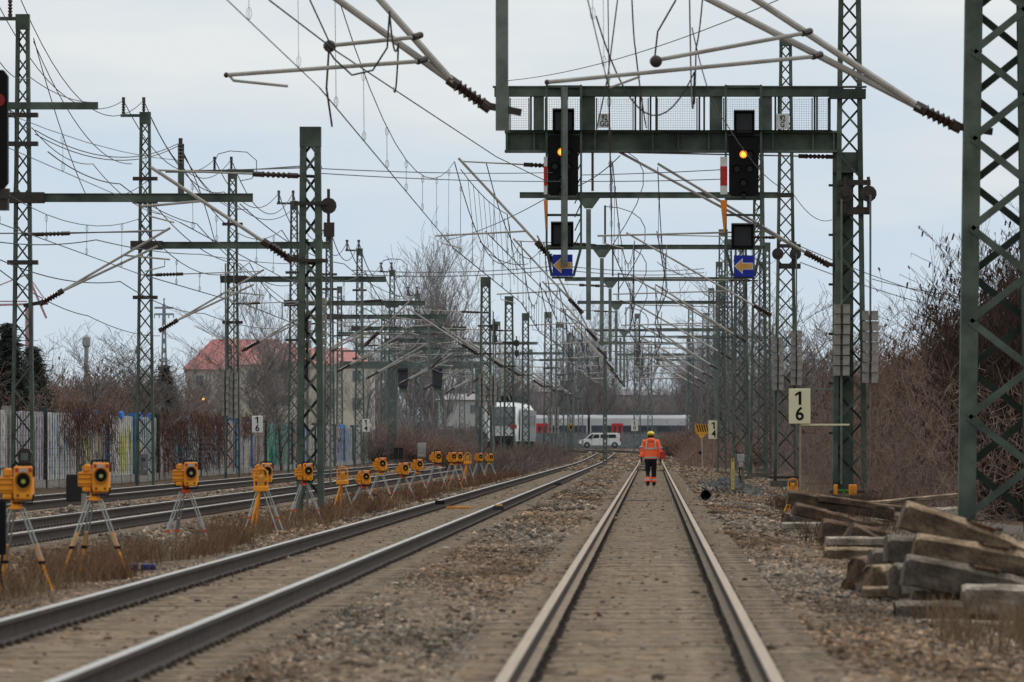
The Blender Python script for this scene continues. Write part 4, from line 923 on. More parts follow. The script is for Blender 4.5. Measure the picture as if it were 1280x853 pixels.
for i in range(38):
    px = 440+(1120-440)*i/38+random.uniform(-6,6); Y = random.uniform(1030,1250)
    top = 495 if px < 640 else 485 if px < 880 else 455
    X = (px-CX)*Y/F; s_ = (H+(CY-top-random.uniform(-20,25))*Y/F)/16.0
    plant('distant_tree', random.choice(kinds['far_tree']), X, Y, .5, s_, 'hazy bare tree in the belt behind the crossing train', 'tree', 'tree belt behind the crossing train')
for px, Y, s_ in ((838,520,.7),(850,500,.95),(862,470,.85),(872,520,1.05),(846,560,1.0),(880,440,.75),(893,480,.9),(868,600,1.15),(905,420,.8),(925,400,.7),(945,390,.75)):
    X = (px-CX)*Y/F; plant('rust_shrub', random.choice(kinds['rust_bush']), X, Y, rise(Y)-.2, (s_*.55,s_*.55,s_*.34), 'rust brown bush beside the bend right of the worker', 'shrub', 'rust brown bushes right of the worker')
for px, Y, s_ in ((645,330,.24),(655,345,.28),(668,360,.25),(628,300,.3),(600,300,.28),(565,330,.35),(580,360,.4),(540,420,.45),(520,430,.5),(500,440,.5),(470,440,.6),(485,470,.6)):
    X = (px-CX)*Y/F; plant('low_shrub', random.choice(kinds['left_brush']), X, Y, rise(Y)-.2, (s_*1.3,s_*1.3,s_*.8), 'low brown bush on the ballast before the white train', 'shrub', 'low bushes before the white train')

def tuft(name, n, fn, hgt, c, label, r=.004, Yh=0, lean=.35):
    p = fn(n); m_ = len(p); h_ = hgt*RNG.uniform(.35, 1.15, m_); d = RNG.normal(0, lean, (m_, 2))*h_[:, None]
    A = np.concatenate([p, p+np.stack([d[:,0]*.5, d[:,1]*.5, h_*.6], -1)]); B = np.concatenate([p+np.stack([d[:,0]*.5, d[:,1]*.5, h_*.6], -1), p+np.stack([d[:,0]*1.2, d[:,1]*1.2, h_], -1)])
    ra = np.concatenate([np.full(m_, r), np.full(m_, r*.8)]); rb = np.concatenate([np.full(m_, r*.8), np.full(m_, r*.3)])
    me = segmesh(name, A, B, ra, rb, brn(Yh, name+label[:6]+'_blade', c)); o = link(name, me); return tag(o, label, None, None, 'stuff')
def clump(xr, yr, nc, sg):
    def f(n):
        cx = RNG.uniform(*xr, nc); cy = RNG.uniform(*yr, nc); k = RNG.integers(0, nc, n)
        x = cx[k]+RNG.normal(0, sg, n); y = cy[k]+RNG.normal(0, sg*3, n); return np.stack([x, y, zg(x, y)-.02], -1)
    return f
tuft('dry_weeds', 4200, clump((-7.5,-5.9), (60,125), 46, .15), .36, (.21,.125,.075), 'brown dry weeds around the tripod legs', .004)
tuft('dry_weeds', 3000, clump((-7.4,-5.9), (60,200), 60, .16), .28, (.30,.22,.13), 'straw coloured dry grass along the left track edge', .004)
tuft('dry_weeds', 7000, clump((-7.6,-5.9), (125,290), 70, .2), .34, (.2,.115,.075), 'brown dry weeds further along between the tracks', .008, 180)
tuft('dry_weeds', 1000, clump((2.35,4.1), (46,58), 34, .12), .36, (.22,.15,.09), 'dry brown weeds in front of the sleeper pile', .004)
tuft('dry_weeds', 5000, clump((2.6,5.2), (62,160), 60, .2), .5, (.12,.075,.05), 'dry weeds between the sleeper piles', .006)
tuft('undergrowth', 9000, lambda n: (lambda x, y: np.stack([x, y, zg(x, y)], -1))(RNG.uniform(-40, 25, n), RNG.uniform(800, 940, n)), 2.0, (.12,.10,.08), 'scrub in front of the crossing train', .04, 860, .4)
def tangle(name, n, xr, yr, hfn, c, label, r, Yh, keep=None):
    y = RNG.uniform(*yr, n); x = RNG.uniform(*xr, n); hm = hfn(x, y)*(.75+.25*np.sin(x*1.7+y*.21)*np.sin(y*.11+x)); z = hm*RNG.random(n)**1.25
    ok = hm > .1; x, y, z = x[ok], y[ok], z[ok]; n = len(x)
    p = np.stack([x, y, zg(x, y)+z], -1); d = RNG.normal(0, 1, (n, 3)); d[:,2] = np.abs(d[:,2])*1.3+.25; d /= np.linalg.norm(d, axis=1, keepdims=True)
    l = RNG.uniform(.25, .8, n)[:, None]*(1 if r < .012 else 1.6); m1 = p+d*l*.5; d2 = d+RNG.normal(0,.4,(n,3)); e_ = m1+d2*l*.5
    A = np.concatenate([p, m1]); B = np.concatenate([m1, e_]); me = segmesh(name, A, B, np.full(2*n, r), np.full(2*n, r*.6), brn(Yh, name+label[:9], c)); o = link(name, me); return tag(o, label, None, None, 'stuff')
one = lambda h: (lambda x, y: np.full(len(x), h))
tangle('undergrowth', 26000, (5.6,16), (128,240), one(3.4), (.26,.175,.14), 'tangled brown undergrowth in the right hand thicket', .0065, 180)
tangle('undergrowth', 9000, (5.6,16), (128,240), one(3.6), (.30,.25,.21), 'pale dry stems in the right hand thicket', .0055, 181)
tangle('undergrowth', 22000, (6.5,26), (240,420), one(3.6), (.24,.17,.145), 'tangled undergrowth further back on the right', .012, 300)
tangle('undergrowth', 16000, (4.5,30), (420,640), one(3.0), (.2,.15,.13), 'hazy undergrowth far back on the right', .02, 480)
PX = lambda x, y: CX+x*F/y
tangle('undergrowth', 34000, (-38,-23), (190,520), lambda x, y: np.where(PX(x,y) < 215, 4.3, 2.9), (.26,.15,.11), 'reddish brown undergrowth behind the graffiti wall', .0105, 300)
tangle('undergrowth', 9000, (-38,-23), (190,520), lambda x, y: np.where(PX(x,y) < 215, 4.6, 3.1), (.26,.20,.165), 'pale dry stems behind the graffiti wall', .009, 301)
tangle('undergrowth', 9000, (-45,30), (1000,1080), one(5), (.15,.12,.105), 'hazy scrub behind the crossing train', .05, 1000)
tangle('undergrowth', 9000, (-19.4,-16), (430,640), one(2.2), (.15,.10,.08), 'brown scrub beyond the end of the graffiti wall', .014, 520)
tangle('undergrowth', 4500, (-8.6,-5.6), (285,470), one(.55), (.17,.12,.095), 'low brown scrub on the ballast before the white train', .012, 360)
tangle('undergrowth', 5500, (2.1,6), (370,600), lambda x, y: np.clip((x-1.9)*1.1, .1, 1.9), (.24,.13,.085), 'rust brown scrub beside the bend right of the worker', .014, 480)
# vines hanging over the wall
A = []; B = []; 
for px, w_, dp in ((78,20,1.4),(92,14,1.9),(128,12,2.0),(198,10,2.3),(206,8,2.2),(222,10,2.0),(236,12,1.9),(250,8,2.3),(262,14,2.1),(270,8,2.0),(216,14,1.2),(246,26,.9),(110,20,.8),(300,12,.9)):
    for j in range(260):
        x = px+random.gauss(0, w_*.36); y = Yw(x); z = 2.45+random.uniform(-.1,.28)-dp*random.random()**1.6; xx = -19.86+random.uniform(0,.3)
        A.append((xx, y, z)); B.append((xx+random.uniform(-.1,.15), y+random.uniform(-.4,.4), z-random.uniform(.1,.45)))
A = np.array(A); B = np.array(B); me = segmesh('climbing_vines', A, B, np.full(len(A), .013), np.full(len(A), .007), brn(200, 'vine_stem', (.17,.10,.08)))
tag(link('climbing_vines', me), 'dead brown vines hanging over the graffiti wall', None, None, 'stuff')

# ------------------------------------------------------------------ buildings far left
def building(px0, px1, py_eave, py_ridge, Y, wallc, roofc, label, name='apartment_building', rows=3, hip=True, cols=None):
    k = F/Y; w_ = (px1-px0)/k; ze = H+(CY-py_eave)/k; zr = H+(CY-py_ridge)/k; d = 14
    t = thing(name, label, 'building', ((px0-CX)/k, Y, 0))
    mb = MB(); mb.box(0, w_, 0, d, 0, ze); mb.build('wall', mat(name+'_wall_'+label[:5], wallc, Y, .9, var=.15), t)
    h_ = min(4, w_*.2) if hip else 0
    mb = MB(); mb.add([(-.4,-.4,ze+.003),(w_+.4,-.4,ze+.003),(w_+.4,d+.4,ze+.003),(-.4,d+.4,ze+.003),(h_,d/2,zr),(w_-h_,d/2,zr)], [(0,1,5,4),(1,2,5),(2,3,4,5),(3,0,4),(3,2,1,0)]); mb.build('roof', mat('roof_'+label[:5], roofc, Y, .8, var=.3), t)
    n = cols or max(2, int(w_/2.8))
    for r in range(rows):
        for c in range(n):
            x = (c+.5)*w_/n; z = ze-1.9-r*3.0
            mb = MB(); mb.box(-.5,.5,-.06,-.003,0,1.3); f = mb.build('window', mat('window_frame', (.6,.6,.56), Y), t, (x,0,z)); 
            mb = MB(); mb.box(-.42,-.03,-.09,-.062,.08,1.22); mb.box(.03,.42,-.09,-.062,.08,1.22); mb.build('pane', mat('dark_glass', (.06,.07,.085), Y, .2), f)
    return t
building(232, 372, 462, 423, 720, (.60,.53,.42), (.38,.06,.04), 'large building with a red tiled roof above the thicket', rows=3)
building(300, 462, 456, 434, 700, (.74,.67,.53), (.42,.10,.07), 'cream apartment house with a red roof behind the thick short mast', rows=4)
building(345, 368, 452, 427, 695, (.74,.67,.53), (.42,.10,.07), 'narrow gabled bay of the cream apartment house', rows=2, cols=1)
building(548, 606, 500, 492, 900, (.45,.43,.38), (.2,.16,.15), 'pale flat roofed apartment row behind the poplars', rows=5)
building(610, 700, 490, 478, 1200, (.36,.2,.17), (.2,.09,.07), 'low reddish brick building behind the crossing train', name='brick_building', rows=2)
building(730, 850, 494, 486, 1300, (.34,.15,.12), (.16,.1,.09), 'long red brick building far behind the worker', name='brick_building', rows=2)
# tower crane, far left
t = thing('tower_crane', 'pink and white tower crane in the distance at the left edge', 'crane', P(34, 553, 1500)); k = 1500/F
pk = mat('crane_pink', (.62,.17,.18), 1500); 
mb = MB()
for a, b, w_ in (((-60,-171),(26,-173),.5),((-60,-176),(0,-176),.3),((0,-210),(24,-155),.5),((4,-210),(4,0),.9),((0,-210),(-60,-186),.25),((26,-173),(0,-210),.25)): mb.bar((a[0]*k,0,-a[1]*k), (b[0]*k,0,-b[1]*k), w_, .5)
mb.build('jib', pk, t); mb = MB(); mb.box(-.4,1.4,-.8,.8,0,170*k); mb.build('tower', pk, t)
# power pylon
t = thing('power_pylon', 'small grey power pylon above the thicket right of the second left mast', 'pylon', P(205, 553, 1300)); k = 1300/F; pm = mat('pylon_grey', (.2,.21,.22), 1300)
mb = MB(); 
for s in (-1,1): mb.bar((s*5*k,0,0),(s*.8*k,0,172*k),.35,.35)
for z in range(0,170,12): f_ = 5-4.2*z/172; g_ = 5-4.2*(z+12)/172; mb.bar((-f_*k,0,z*k),(g_*k,0,(z+12)*k),.2,.2); mb.bar((f_*k,.3,z*k),(-g_*k,.3,(z+12)*k),.2,.2)
mb.build('tower', pm, t); mb = MB()
for z in (160,168): mb.bar((-12*k,0,z*k),(12*k,0,z*k),.4,.4)
for x in (-12,-6,6,12): mb.bar((x*k,0,160*k),(x*k,0,155*k),.2,.2)
mb.build('cross_arm', pm, t)
t = thing('chimney_tower', 'slim round water tower far away between the leftmost masts', 'tower', P(108, 553, 1400)); k = 1400/F
mb = MB(); mb.tube([(0,0,0),(0,0,118*k)], .5, 8); mb.build('shaft', concrete(1400), t); mb = MB(); mb.tube([(0,0,118*k),(0,0,121*k),(0,0,131*k),(0,0,134*k)], [.5,.9,.9,.3], 10); mb.build('tank', concrete(1400), t)
for px, py in ((112,471),(254,500)):
    t = thing('street_lamp', 'tiny lit orange street lamp glowing in the thicket %s' % ('between the leftmost masts' if px < 200 else 'before the red roof'), 'street lamp', P(px, 560, 205 if px < 200 else 215) if 0 else P(px, 545, 420))
    z = (545-py)*420/F; rod('pole', [(0,0,-.5),(0,0,z)], .05, t, dark(420)); mb = MB(); mb.ball((0,0,z+.05), .085, 8, 6); mb.build('lamp', mat('lit_orange_lamp', (1,.4,.1), 0, emit=(1,.3,.05), emis=3), t)

# ------------------------------------------------------------------ worker
WY = 216.0; wx = (813.5-CX)/37.0
wk = thing('person', 'track worker in orange hi-vis jacket and yellow helmet walking away between the rails', 'person', (wx, WY, -.172), 0)
navy = mat('navy_cloth', (.010,.012,.022), 0, .9, var=.4); hv = mat('hi_vis_orange', (1,.165,.06), 0, .7, c2=(.92,.115,.04), scale=9); silv = mat('reflective_tape', (.48,.46,.43), 0, .5, var=.15)
skin = mat('skin', (.45,.26,.18), 0, .6, var=.1); glove = mat('black_glove', (.012,.012,.012), 0, .8)
def skinned(name, verts, edges, radii, m, parent, root=0, sub=2):
    me = bpy.data.meshes.new(name); me.from_pydata(verts, edges, []); o = link(name, me, parent); me.materials.append(m)
    md = o.modifiers.new('skin', 'SKIN'); md.use_smooth_shade = True
    sv = me.skin_vertices[0].data if me.skin_vertices else None
    if sv is None:
        import bmesh
        bm = bmesh.new(); bm.from_mesh(me); bm.verts.layers.skin.verify(); bm.to_mesh(me); bm.free(); sv = me.skin_vertices[0].data
    for i, r in enumerate(radii): sv[i].radius = (r if isinstance(r, tuple) else (r, r)); sv[i].use_root = (i == root)
    s_ = o.modifiers.new('sub', 'SUBSURF'); s_.levels = sub; s_.render_levels = sub
    return o
LS, LE, LW = (-.20,0,1.50), (-.285,.02,1.22), (-.315,-.06,.93); RS, RE, RW = (.20,0,1.50), (.30,-.02,1.21), (.335,-.02,.92)
LH, LK, LA = (-.10,0,.93), (-.105,.03,.50), (-.10,-.10,.10); RH, RK, RA = (.10,0,.93), (.105,.06,.51), (.105,.05,.08)
bv = [(0,0,.95),(0,0,1.15),(0,-.01,1.40),(0,0,1.56),(0,.02,1.68), LH,LK,LA,(-.10,.08,.04), RH,RK,RA,(.12,.22,.04), LS,LE,LW, RS,RE,RW]
be = [(0,1),(1,2),(2,3),(3,4),(0,5),(5,6),(6,7),(7,8),(0,9),(9,10),(10,11),(11,12),(2,13),(13,14),(14,15),(2,16),(16,17),(17,18)]
skinned('body', bv, be, [.13,.12,.14,.06,.07,.085,.055,.04,.03,.085,.055,.04,.03,.06,.042,.03,.06,.042,.03], skin, wk)
mb = MB(); mb.ball((0,.02,1.70), .095, 12, 10, (.85,1,1.15)); mb.ball((0,.125,1.69), .02, 6, 5); mb.ball((-.085,.02,1.69), .02, 6, 5, (.5,1,1.5)); mb.ball((.085,.02,1.69), .02, 6, 5, (.5,1,1.5)); mb.build('head', skin, wk, smooth=True)
def loft(mb, secs, n=20):
    vs = []; fs = []
    for z, rx, ry, cx, cy in secs:
        for k in range(n):
            a = 2*math.pi*k/n; q = 1+.05*math.cos(4*a); vs.append((cx+rx*math.cos(a)*q, cy+ry*math.sin(a)*q, z))
    for i in range(len(secs)-1):
        for k in range(n): k2 = (k+1)%n; fs.append((i*n+k, i*n+k2, (i+1)*n+k2, (i+1)*n+k))
    fs.append(tuple(range(n-1,-1,-1))); fs.append(tuple((len(secs)-1)*n+k for k in range(n))); mb.add(vs, fs)
def remesh(o, v=.012):
    r = o.modifiers.new('remesh', 'REMESH'); r.mode = 'VOXEL'; r.voxel_size = v; r.use_smooth_shade = True
    s_ = o.modifiers.new('smooth', 'SMOOTH'); s_.iterations = 4; return o
mb = MB(); loft(mb, [(.90,.225,.155,.005,0),(1.0,.235,.165,.005,0),(1.15,.235,.165,0,0),(1.30,.245,.16,0,0),(1.42,.24,.155,0,0),(1.52,.205,.13,0,0),(1.58,.13,.11,0,0),(1.61,.09,.09,0,0)])
for S, E_, Wr in ((LS,LE,LW),(RS,RE,RW)):
    mid = lambda a, b, t: tuple(a[i]+(b[i]-a[i])*t for i in range(3))
    mb.tube([(S[0]*.75,S[1],S[2]-.02), S, mid(S,E_,.5), E_, mid(E_,Wr,.5), mid(E_,Wr,.86)], [.085,.098,.09,.082,.078,.072], 14)
mb.ball((0,-.12,1.54), .12, 12, 8, (1.1,.6,.75))
jk = remesh(mb.build('jacket', hv, wk))
mb = MB()
def band(z0, z1, sx=1.02):
    secs = {.92:(.232,.162),1.24:(.247,.17)}
    pass
loft(mb, [(.925,.245,.176,.005,0),(.985,.25,.182,.005,0)], 24); mb.build('reflective_band', silv, jk)
mb = MB(); loft(mb, [(1.235,.254,.178,0,0),(1.285,.256,.176,0,0)], 24); mb.build('reflective_band', silv, jk)
for s in (-1,1):
    mb = MB(); mb.bar((s*.16,-.165,1.27),(s*.15,-.163,1.42),.045,.02); mb.bar((s*.15,-.163,1.42),(s*.135,-.125,1.56),.045,.02); mb.build('reflective_strap', silv, jk)
for E_, Wr in ((LE,LW),(RE,RW)):
    p = Vector(E_).lerp(Vector(Wr), .1); q = Vector(E_).lerp(Vector(Wr), .3); mb = MB(); mb.tube([p+Vector((0,0,.12)), q+Vector((0,0,.14))], .092, 14); mb.build('sleeve_band', silv, jk)
mb = MB(); loft(mb, [(.80,.19,.13,0,0),(.92,.2,.14,0,0),(.98,.19,.13,0,0)])
for Hh, K, A_ in ((LH,LK,LA),(RH,RK,RA)):
    mb.tube([(Hh[0],Hh[1],Hh[2]-.06),(Hh[0],Hh[1]+.01,.72),K,(A_[0],(K[1]+A_[1])/2,.30),(A_[0],A_[1],A_[2]+.03)], [.105,.10,.085,.082,.085], 14)
tr = remesh(mb.build('trousers', navy, wk))
for K, A_ in ((LK,LA),(RK,RA)):
    f_ = lambda z: (A_[0], A_[1]+(K[1]-A_[1])*(z-A_[2])/(K[2]-A_[2])*1.0, z)
    mb = MB(); mb.tube([f_(.13), f_(.29)], .096, 14); b_ = mb.build('ankle_band', hv, tr); mb = MB(); mb.tube([f_(.185), f_(.225)], .100, 14); mb.build('reflective_band', silv, b_)
    mb = MB(); mb.ball((A_[0], A_[1]+.05, .055), .1, 12, 8, (.55,1.45,.55)); mb.tube([(A_[0],A_[1],.04),(A_[0],A_[1],.16)], .06, 10); mb.build('boot', glove, wk, smooth=True)
for s, Wr in ((-1,LW),(1,RW)):
    g0 = Vector(Wr); vs = [tuple(g0+Vector((0,0,.06))), tuple(g0+Vector((0,0,-.01))), tuple(g0+Vector((0,.0,-.09)))]; ed = [(0,1),(1,2)]; rd = [.034,(.042,.03),(.042,.026)]
    for k, (dy, ln) in enumerate(((-.034,.055),(-.012,.07),(.012,.066),(.034,.05))):
        b = len(vs); vs += [tuple(g0+Vector((0,dy,-.10))), tuple(g0+Vector((-s*.005,dy,-.10-ln*.55))), tuple(g0+Vector((-s*.022,dy,-.10-ln)))]; ed += [(2,b),(b,b+1),(b+1,b+2)]; rd += [.011,.010,.009]
    b = len(vs); vs += [tuple(g0+Vector((-s*.01,.045,-.05))), tuple(g0+Vector((-s*.02,.062,-.09)))]; ed += [(1,b),(b,b+1)]; rd += [.012,.010]
    skinned('glove', vs, ed, rd, glove, wk, 1, 1)
mb = MB(); mb.tube([(0,.0,1.56),(0,.015,1.66)], [.085,.1], 14); mb.ball((0,.02,1.66), .112, 14, 8, (.92,1.02,.8)); mb.build('neck_hood', navy, wk, smooth=True)
hel = mat('helmet_yellow', (.80,.62,.03), 0, .4, var=.1)
mb = MB(); n = 18; secs = []
for i in range(7):
    a = i/6*math.pi/2; secs.append((1.725+.125*math.sin(a), .122*math.cos(a)+.001, .15*math.cos(a)+.001, 0, .02))
loft(mb, secs, n); loft(mb, [(1.712,.128,.16,0,.025),(1.724,.126,.156,0,.025)], n); he = mb.build('helmet', hel, wk, smooth=True)
mb = MB(); mb.box(-.013,.013,-.13,.16,1.83,1.856); mb.build('helmet_ridge', hel, he); mb = MB(); loft(mb, [(1.735,.128,.156,0,.02),(1.755,.127,.154,0,.02)], n); mb.build('dark_band', glove, he)
bag = thing('carry_bag', 'red case held in the right hand of the track worker', 'bag', (wx+.40, WY-.02, -.172+.90))
mb = MB(); mb.box(-.09,.09,-.14,.14,0,.26); bevel(mb.build('case', mat('case_red', (.50,.03,.03), 0, .5), bag), .02); rod('handle', [(-.03,0,.26),(-.055,-.06,.30),(-.055,.06,.30),(-.03,.02,.26)], .012, bag, glove)

# ------------------------------------------------------------------ white van
VY = 722; k = VY/F; vz = H-(560-CY)*k
van = thing('parked_van', 'white high roofed family van parked on the road behind the bend', 'van', P(722, 560, VY), 0)
VL = 54*k; VH = 18.5*k
def sv(a, b): return (a*VL, b*VH)
prof_ = [(.0,.20),(.0,.40),(.03,.52),(.17,.60),(.30,.93),(.36,1.0),(.90,1.0),(.965,.95),(.995,.60),(1.0,.25),(.98,.16),(.90,.16)]
def arch(c, r=.075, n=8): return [(c+r*math.cos(math.pi*i/n), .15+r*2.7*math.sin(math.pi*i/n)) for i in range(n+1)]
pp = prof_[:-1]+arch(.86)+arch(.22)+[(.03,.16)]
wv_ = mat('van_white', (.72,.72,.71), 300, .3, var=.06)
mb = MB(); mb.prism([sv(a,b) for a,b in pp], -.85, .85); bevel(mb.build('body', wv_, van), .06, 3)
gl = mat('van_glass', (.02,.025,.03), 300, .12, var=.2)
for nm, q in (('side_window', [(.33,.63),(.50,.66),(.50,.90),(.40,.90)]),('side_window', [(.535,.66),(.70,.66),(.70,.90),(.535,.90)]),('side_window', [(.712,.66),(.90,.66),(.88,.90),(.712,.90)]),('windscreen_edge', [(.21,.63),(.31,.63),(.385,.90),(.335,.92)])):
    mb = MB(); mb.prism([sv(a,b) for a,b in q], -.86, -.853); mb.build(nm, gl, van)
for c in (.22,.86):
    mb = MB(); mb.tube([(c*VL,-.87,.33),(c*VL,-.62,.33)], .33, 20); wh = mb.build('wheel', black(0), van); mb = MB(); mb.tube([(c*VL,-.885,.33),(c*VL,-.871,.33)], .2, 12); mb.build('rim', mat('rim', (.3,.3,.3), 0, .4), wh)
mb = MB(); mb.box(.33*VL-.01,.33*VL+.01,-.857,-.852,.3,VH*.62); mb.box(.52*VL-.01,.52*VL+.01,-.857,-.852,.3,VH*.9); mb.box(.705*VL-.01,.705*VL+.01,-.857,-.852,.3,VH*.9); mb.build('door_gap', dark(0), van)
for x, c, nm in ((.005,(.5,.5,.48),'headlight'),(.985,(.35,.02,.02),'tail_light')):
    mb = MB(); mb.box(x*VL-.02,(x+.03)*VL-.02,-.87,-.5,VH*.42,VH*.52 if nm == 'headlight' else VH*.72); mb.build(nm, mat(nm, c, 0, .3), van)
mb = MB(); mb.box(-.03,.5,-.862,-.7,.28,.42); mb.build('bumper', dark(0), van)
mb = MB(); mb.box(.30*VL,.33*VL,-1.0,-.86,VH*.6,VH*.68); mb.build('mirror', black(0), van)
rd = MB(); rd.box(-60, 45, 0, 6, -.05, .0); o = rd.build('road', mat('asphalt', (.07,.07,.07), 600, .9), None, (0, 720, vz+.004)); tag(o, 'grey road crossing behind the tracks', None, None, 'structure')
mb = MB(); mb.box((852-CX)*.085-1.5,(852-CX)*.085+4.3,0,.3,0,1.25); o = mb.build('concrete_wall', mat('pale_concrete', (.22,.23,.23), 600), None, (0, 680, .66)); tag(o, 'low grey concrete wall behind the worker to the right', 'wall')
mb = MB(); mb.box(-60,-8.2,0,.3,0,1.7); mb.box(-8,2,.0,.3,0,1.4); o = mb.build('concrete_wall', mat('dim_concrete', (.13,.135,.13), 780), None, (0, 800, .72)); tag(o, 'long low dark wall behind the white van', 'wall')

# ------------------------------------------------------------------ trains
def ttag(*a): return thing(*a)
Y = 600; k = Y/F
t1 = thing('white_train', 'white regional train standing head on at the left', 'train', ((629-CX)*k, Y, rise(Y)-.1), math.radians(-1.5)); t1.scale = (1.12,1,1.12)
rz = math.radians(0)
wt_ = mat('train_white', (.62,.63,.63), 300, .35, var=.1, scale=.6); sg = mat('train_silver', (.30,.31,.32), 300, .4, .3, var=.25, scale=.8); dg = mat('train_glass', (.045,.055,.065), 300, .15, var=.3)
W2 = 1.4
def sect(s, top, y): # nose cross sections
    return [(-W2*s,y,.9),(-W2*s,y,top*.62),(-W2*s*.86,y,top*.86),(-W2*s*.55,y,top),(W2*s*.55,y,top),(W2*s*.86,y,top*.86),(W2*s,y,top*.62),(W2*s,y,.9)]
secs = [sect(.80,2.2,-.6), sect(.90,2.9,-.1), sect(.95,3.7,.9), sect(.99,4.15,2.2), sect(1,4.25,4), sect(1,4.25,34)]
secs[-1] = [(x+0*.4, y, z) for x,y,z in secs[-1]]
mb = MB(); vs = [p for s in secs for p in s]; n = 8; fs = [(i*n+j, i*n+(j+1)%n, (i+1)*n+(j+1)%n, (i+1)*n+j) for i in range(len(secs)-1) for j in range(n)]+[tuple(range(n-1,-1,-1)), tuple((len(secs)-1)*n+j for j in range(n))]
mb.add(vs, fs); mb.build('body', wt_, t1)
mb = MB(); mb.add([(-1.04,-.66,2.2),(1.04,-.66,2.2),(1.04,-.17,2.93),(-1.04,-.17,2.93),(1.0,.84,3.80),(-1.0,.84,3.80)], [(0,1,2,3),(3,2,4,5)]); mb.build('windscreen', mat('train_screen', (.06,.068,.075), 300, .2, var=.3), t1)
mb = MB(); mb.box(-1.0,1.0,-.75,-.3,.25,1.35); mb.build('coupler_apron', black(300), t1)
mb = MB(); mb.add([(1.425,2.2,.95),(1.425,33.8,.95),(1.425,33.8,3.6),(1.425,4.4,3.6)], [(0,1,2,3)]); mb.build('side_panel', mat('train_dark_side', (.12,.135,.14), 300, .35, var=.3), t1)
mb = MB(); mb.add([(1.43,-.0,1.0),(1.43,2.0,1.0),(1.44,4.6,3.9),(1.44,3.0,4.0),(1.43,1.0,3.2)], [(0,1,2,3,4)]); mb.build('white_blade', wt_, t1)
for y in np.arange(7, 31, 3.2): mb = MB(); mb.box(1.43,1.44,y,y+2,2.2,3.1); mb.build('window', dg, t1)
mb = MB(); mb.box(-.9,.9,3,33,4.26,4.55); mb.box(-.6,.6,8,30,4.56,4.75); mb.build('roof_equipment', black(300), t1)
for x in (-.78,.78): mb = MB(); mb.box(x-.16,x+.16,-.66,-.5,1.75,1.95); mb.build('headlight', mat('head_glass', (.6,.62,.62), 0, .2), t1)
mb = MB(); mb.box(.6,1.15,-.72,-.62,1.95,2.3); mb.build('red_logo', mat('train_red', (.5,.03,.03), 300), t1)
mb = MB(); mb.box(.62,1.0,-.62,.2,1.5,1.6); 
for y in (2,14,18,30): mb.tube([(1.1,y,.46),(1.38,y,.46)], .45, 14); mb.tube([(-1.38,y,.46),(-1.1,y,.46)], .45, 14)
mb.build('wheelset', dark(300), t1)
mb = MB(); mb.bar((-.5,2.6,4.3),(0,3.0,5.6),.05,.05); mb.bar((.5,2.6,4.3),(0,3.0,5.6),.05,.05); mb.box(-.8,.8,2.95,3.05,5.6,5.65); mb.build('pantograph', steel(300), t1)
# crossing train
Y = 960; k = Y/F
t2 = thing('silver_train', 'silver and red regional train crossing behind the white van', 'train', ((668-CX)*k, Y, 1.0), math.radians(0))
zt_ = H+(CY-519)*k-1.0; z1 = H+(CY-532)*k-1.0; z2 = H+(CY-544)*k-1.0
x = 0
silv2 = mat('train_silver_side', (.52,.52,.52), 600, .4, var=.12, scale=.3); drk2 = mat('train_window_band', (.025,.035,.055), 600, .25, var=.4, scale=.6); red2 = mat('train_door_red', (.55,.02,.025), 300, .5, var=.15)
for ci, (a, b) in enumerate(((0,8.0),(8.35,23.2))):
    mb = MB(); mb.prism([(-1.4,.3),(-1.4,zt_-.5),(-1.0,zt_),(1.0,zt_),(1.4,zt_-.5),(1.4,.3)], a, b, 'x'); ca_ = mb.build('car_body', silv2, t2); bevel(ca_, .1)
    mb = MB(); mb.box(a+.2,b-.2,-1.42,-1.405,z2,z1); mb.build('window_band', drk2, ca_)
    mb = MB(); mb.box(a+.2,b-.2,-1.43,-1.405,.3,z2-.1); mb.build('lower_side', mat('train_low', (.07,.075,.085), 600), ca_)
    for q in np.arange(a+3.2, b-1.5, 2.6): mb = MB(); mb.box(q-.9,q+.9,-1.435,-1.425,z2+.3,z1-.15); mb.build('window', dg, ca_)
    mb = MB(); mb.box(a+1,b-1,-.9,.9,zt_+.01,zt_+.32); mb.box((a+b)/2-2,(a+b)/2+2,-.7,.7,zt_+.33,zt_+.55); mb.build('roof_equipment', dark(600), ca_)
for q in (.3,11.6): 
    mb = MB(); mb.box(q,q+1.7,-1.46,-1.44,.2,z1+.3); d_ = mb.build('door', red2, t2); 
    for w0 in (.3,1.0): mb = MB(); mb.box(q+w0,q+w0+.4,-1.475,-1.462,1.1,z1-.1); mb.build('door_window', dg, d_)
mb = MB(); mb.box(8.05,8.3,-1.25,1.25,.5,zt_-.3); mb.build('gangway', black(300), t2)
mb = MB()
for q in (2,6.5,10,14,20): mb.tube([(q,-1.2,.2),(q,-.9,.2)], .45, 12)
mb.build('wheelset', dark(600), t2)

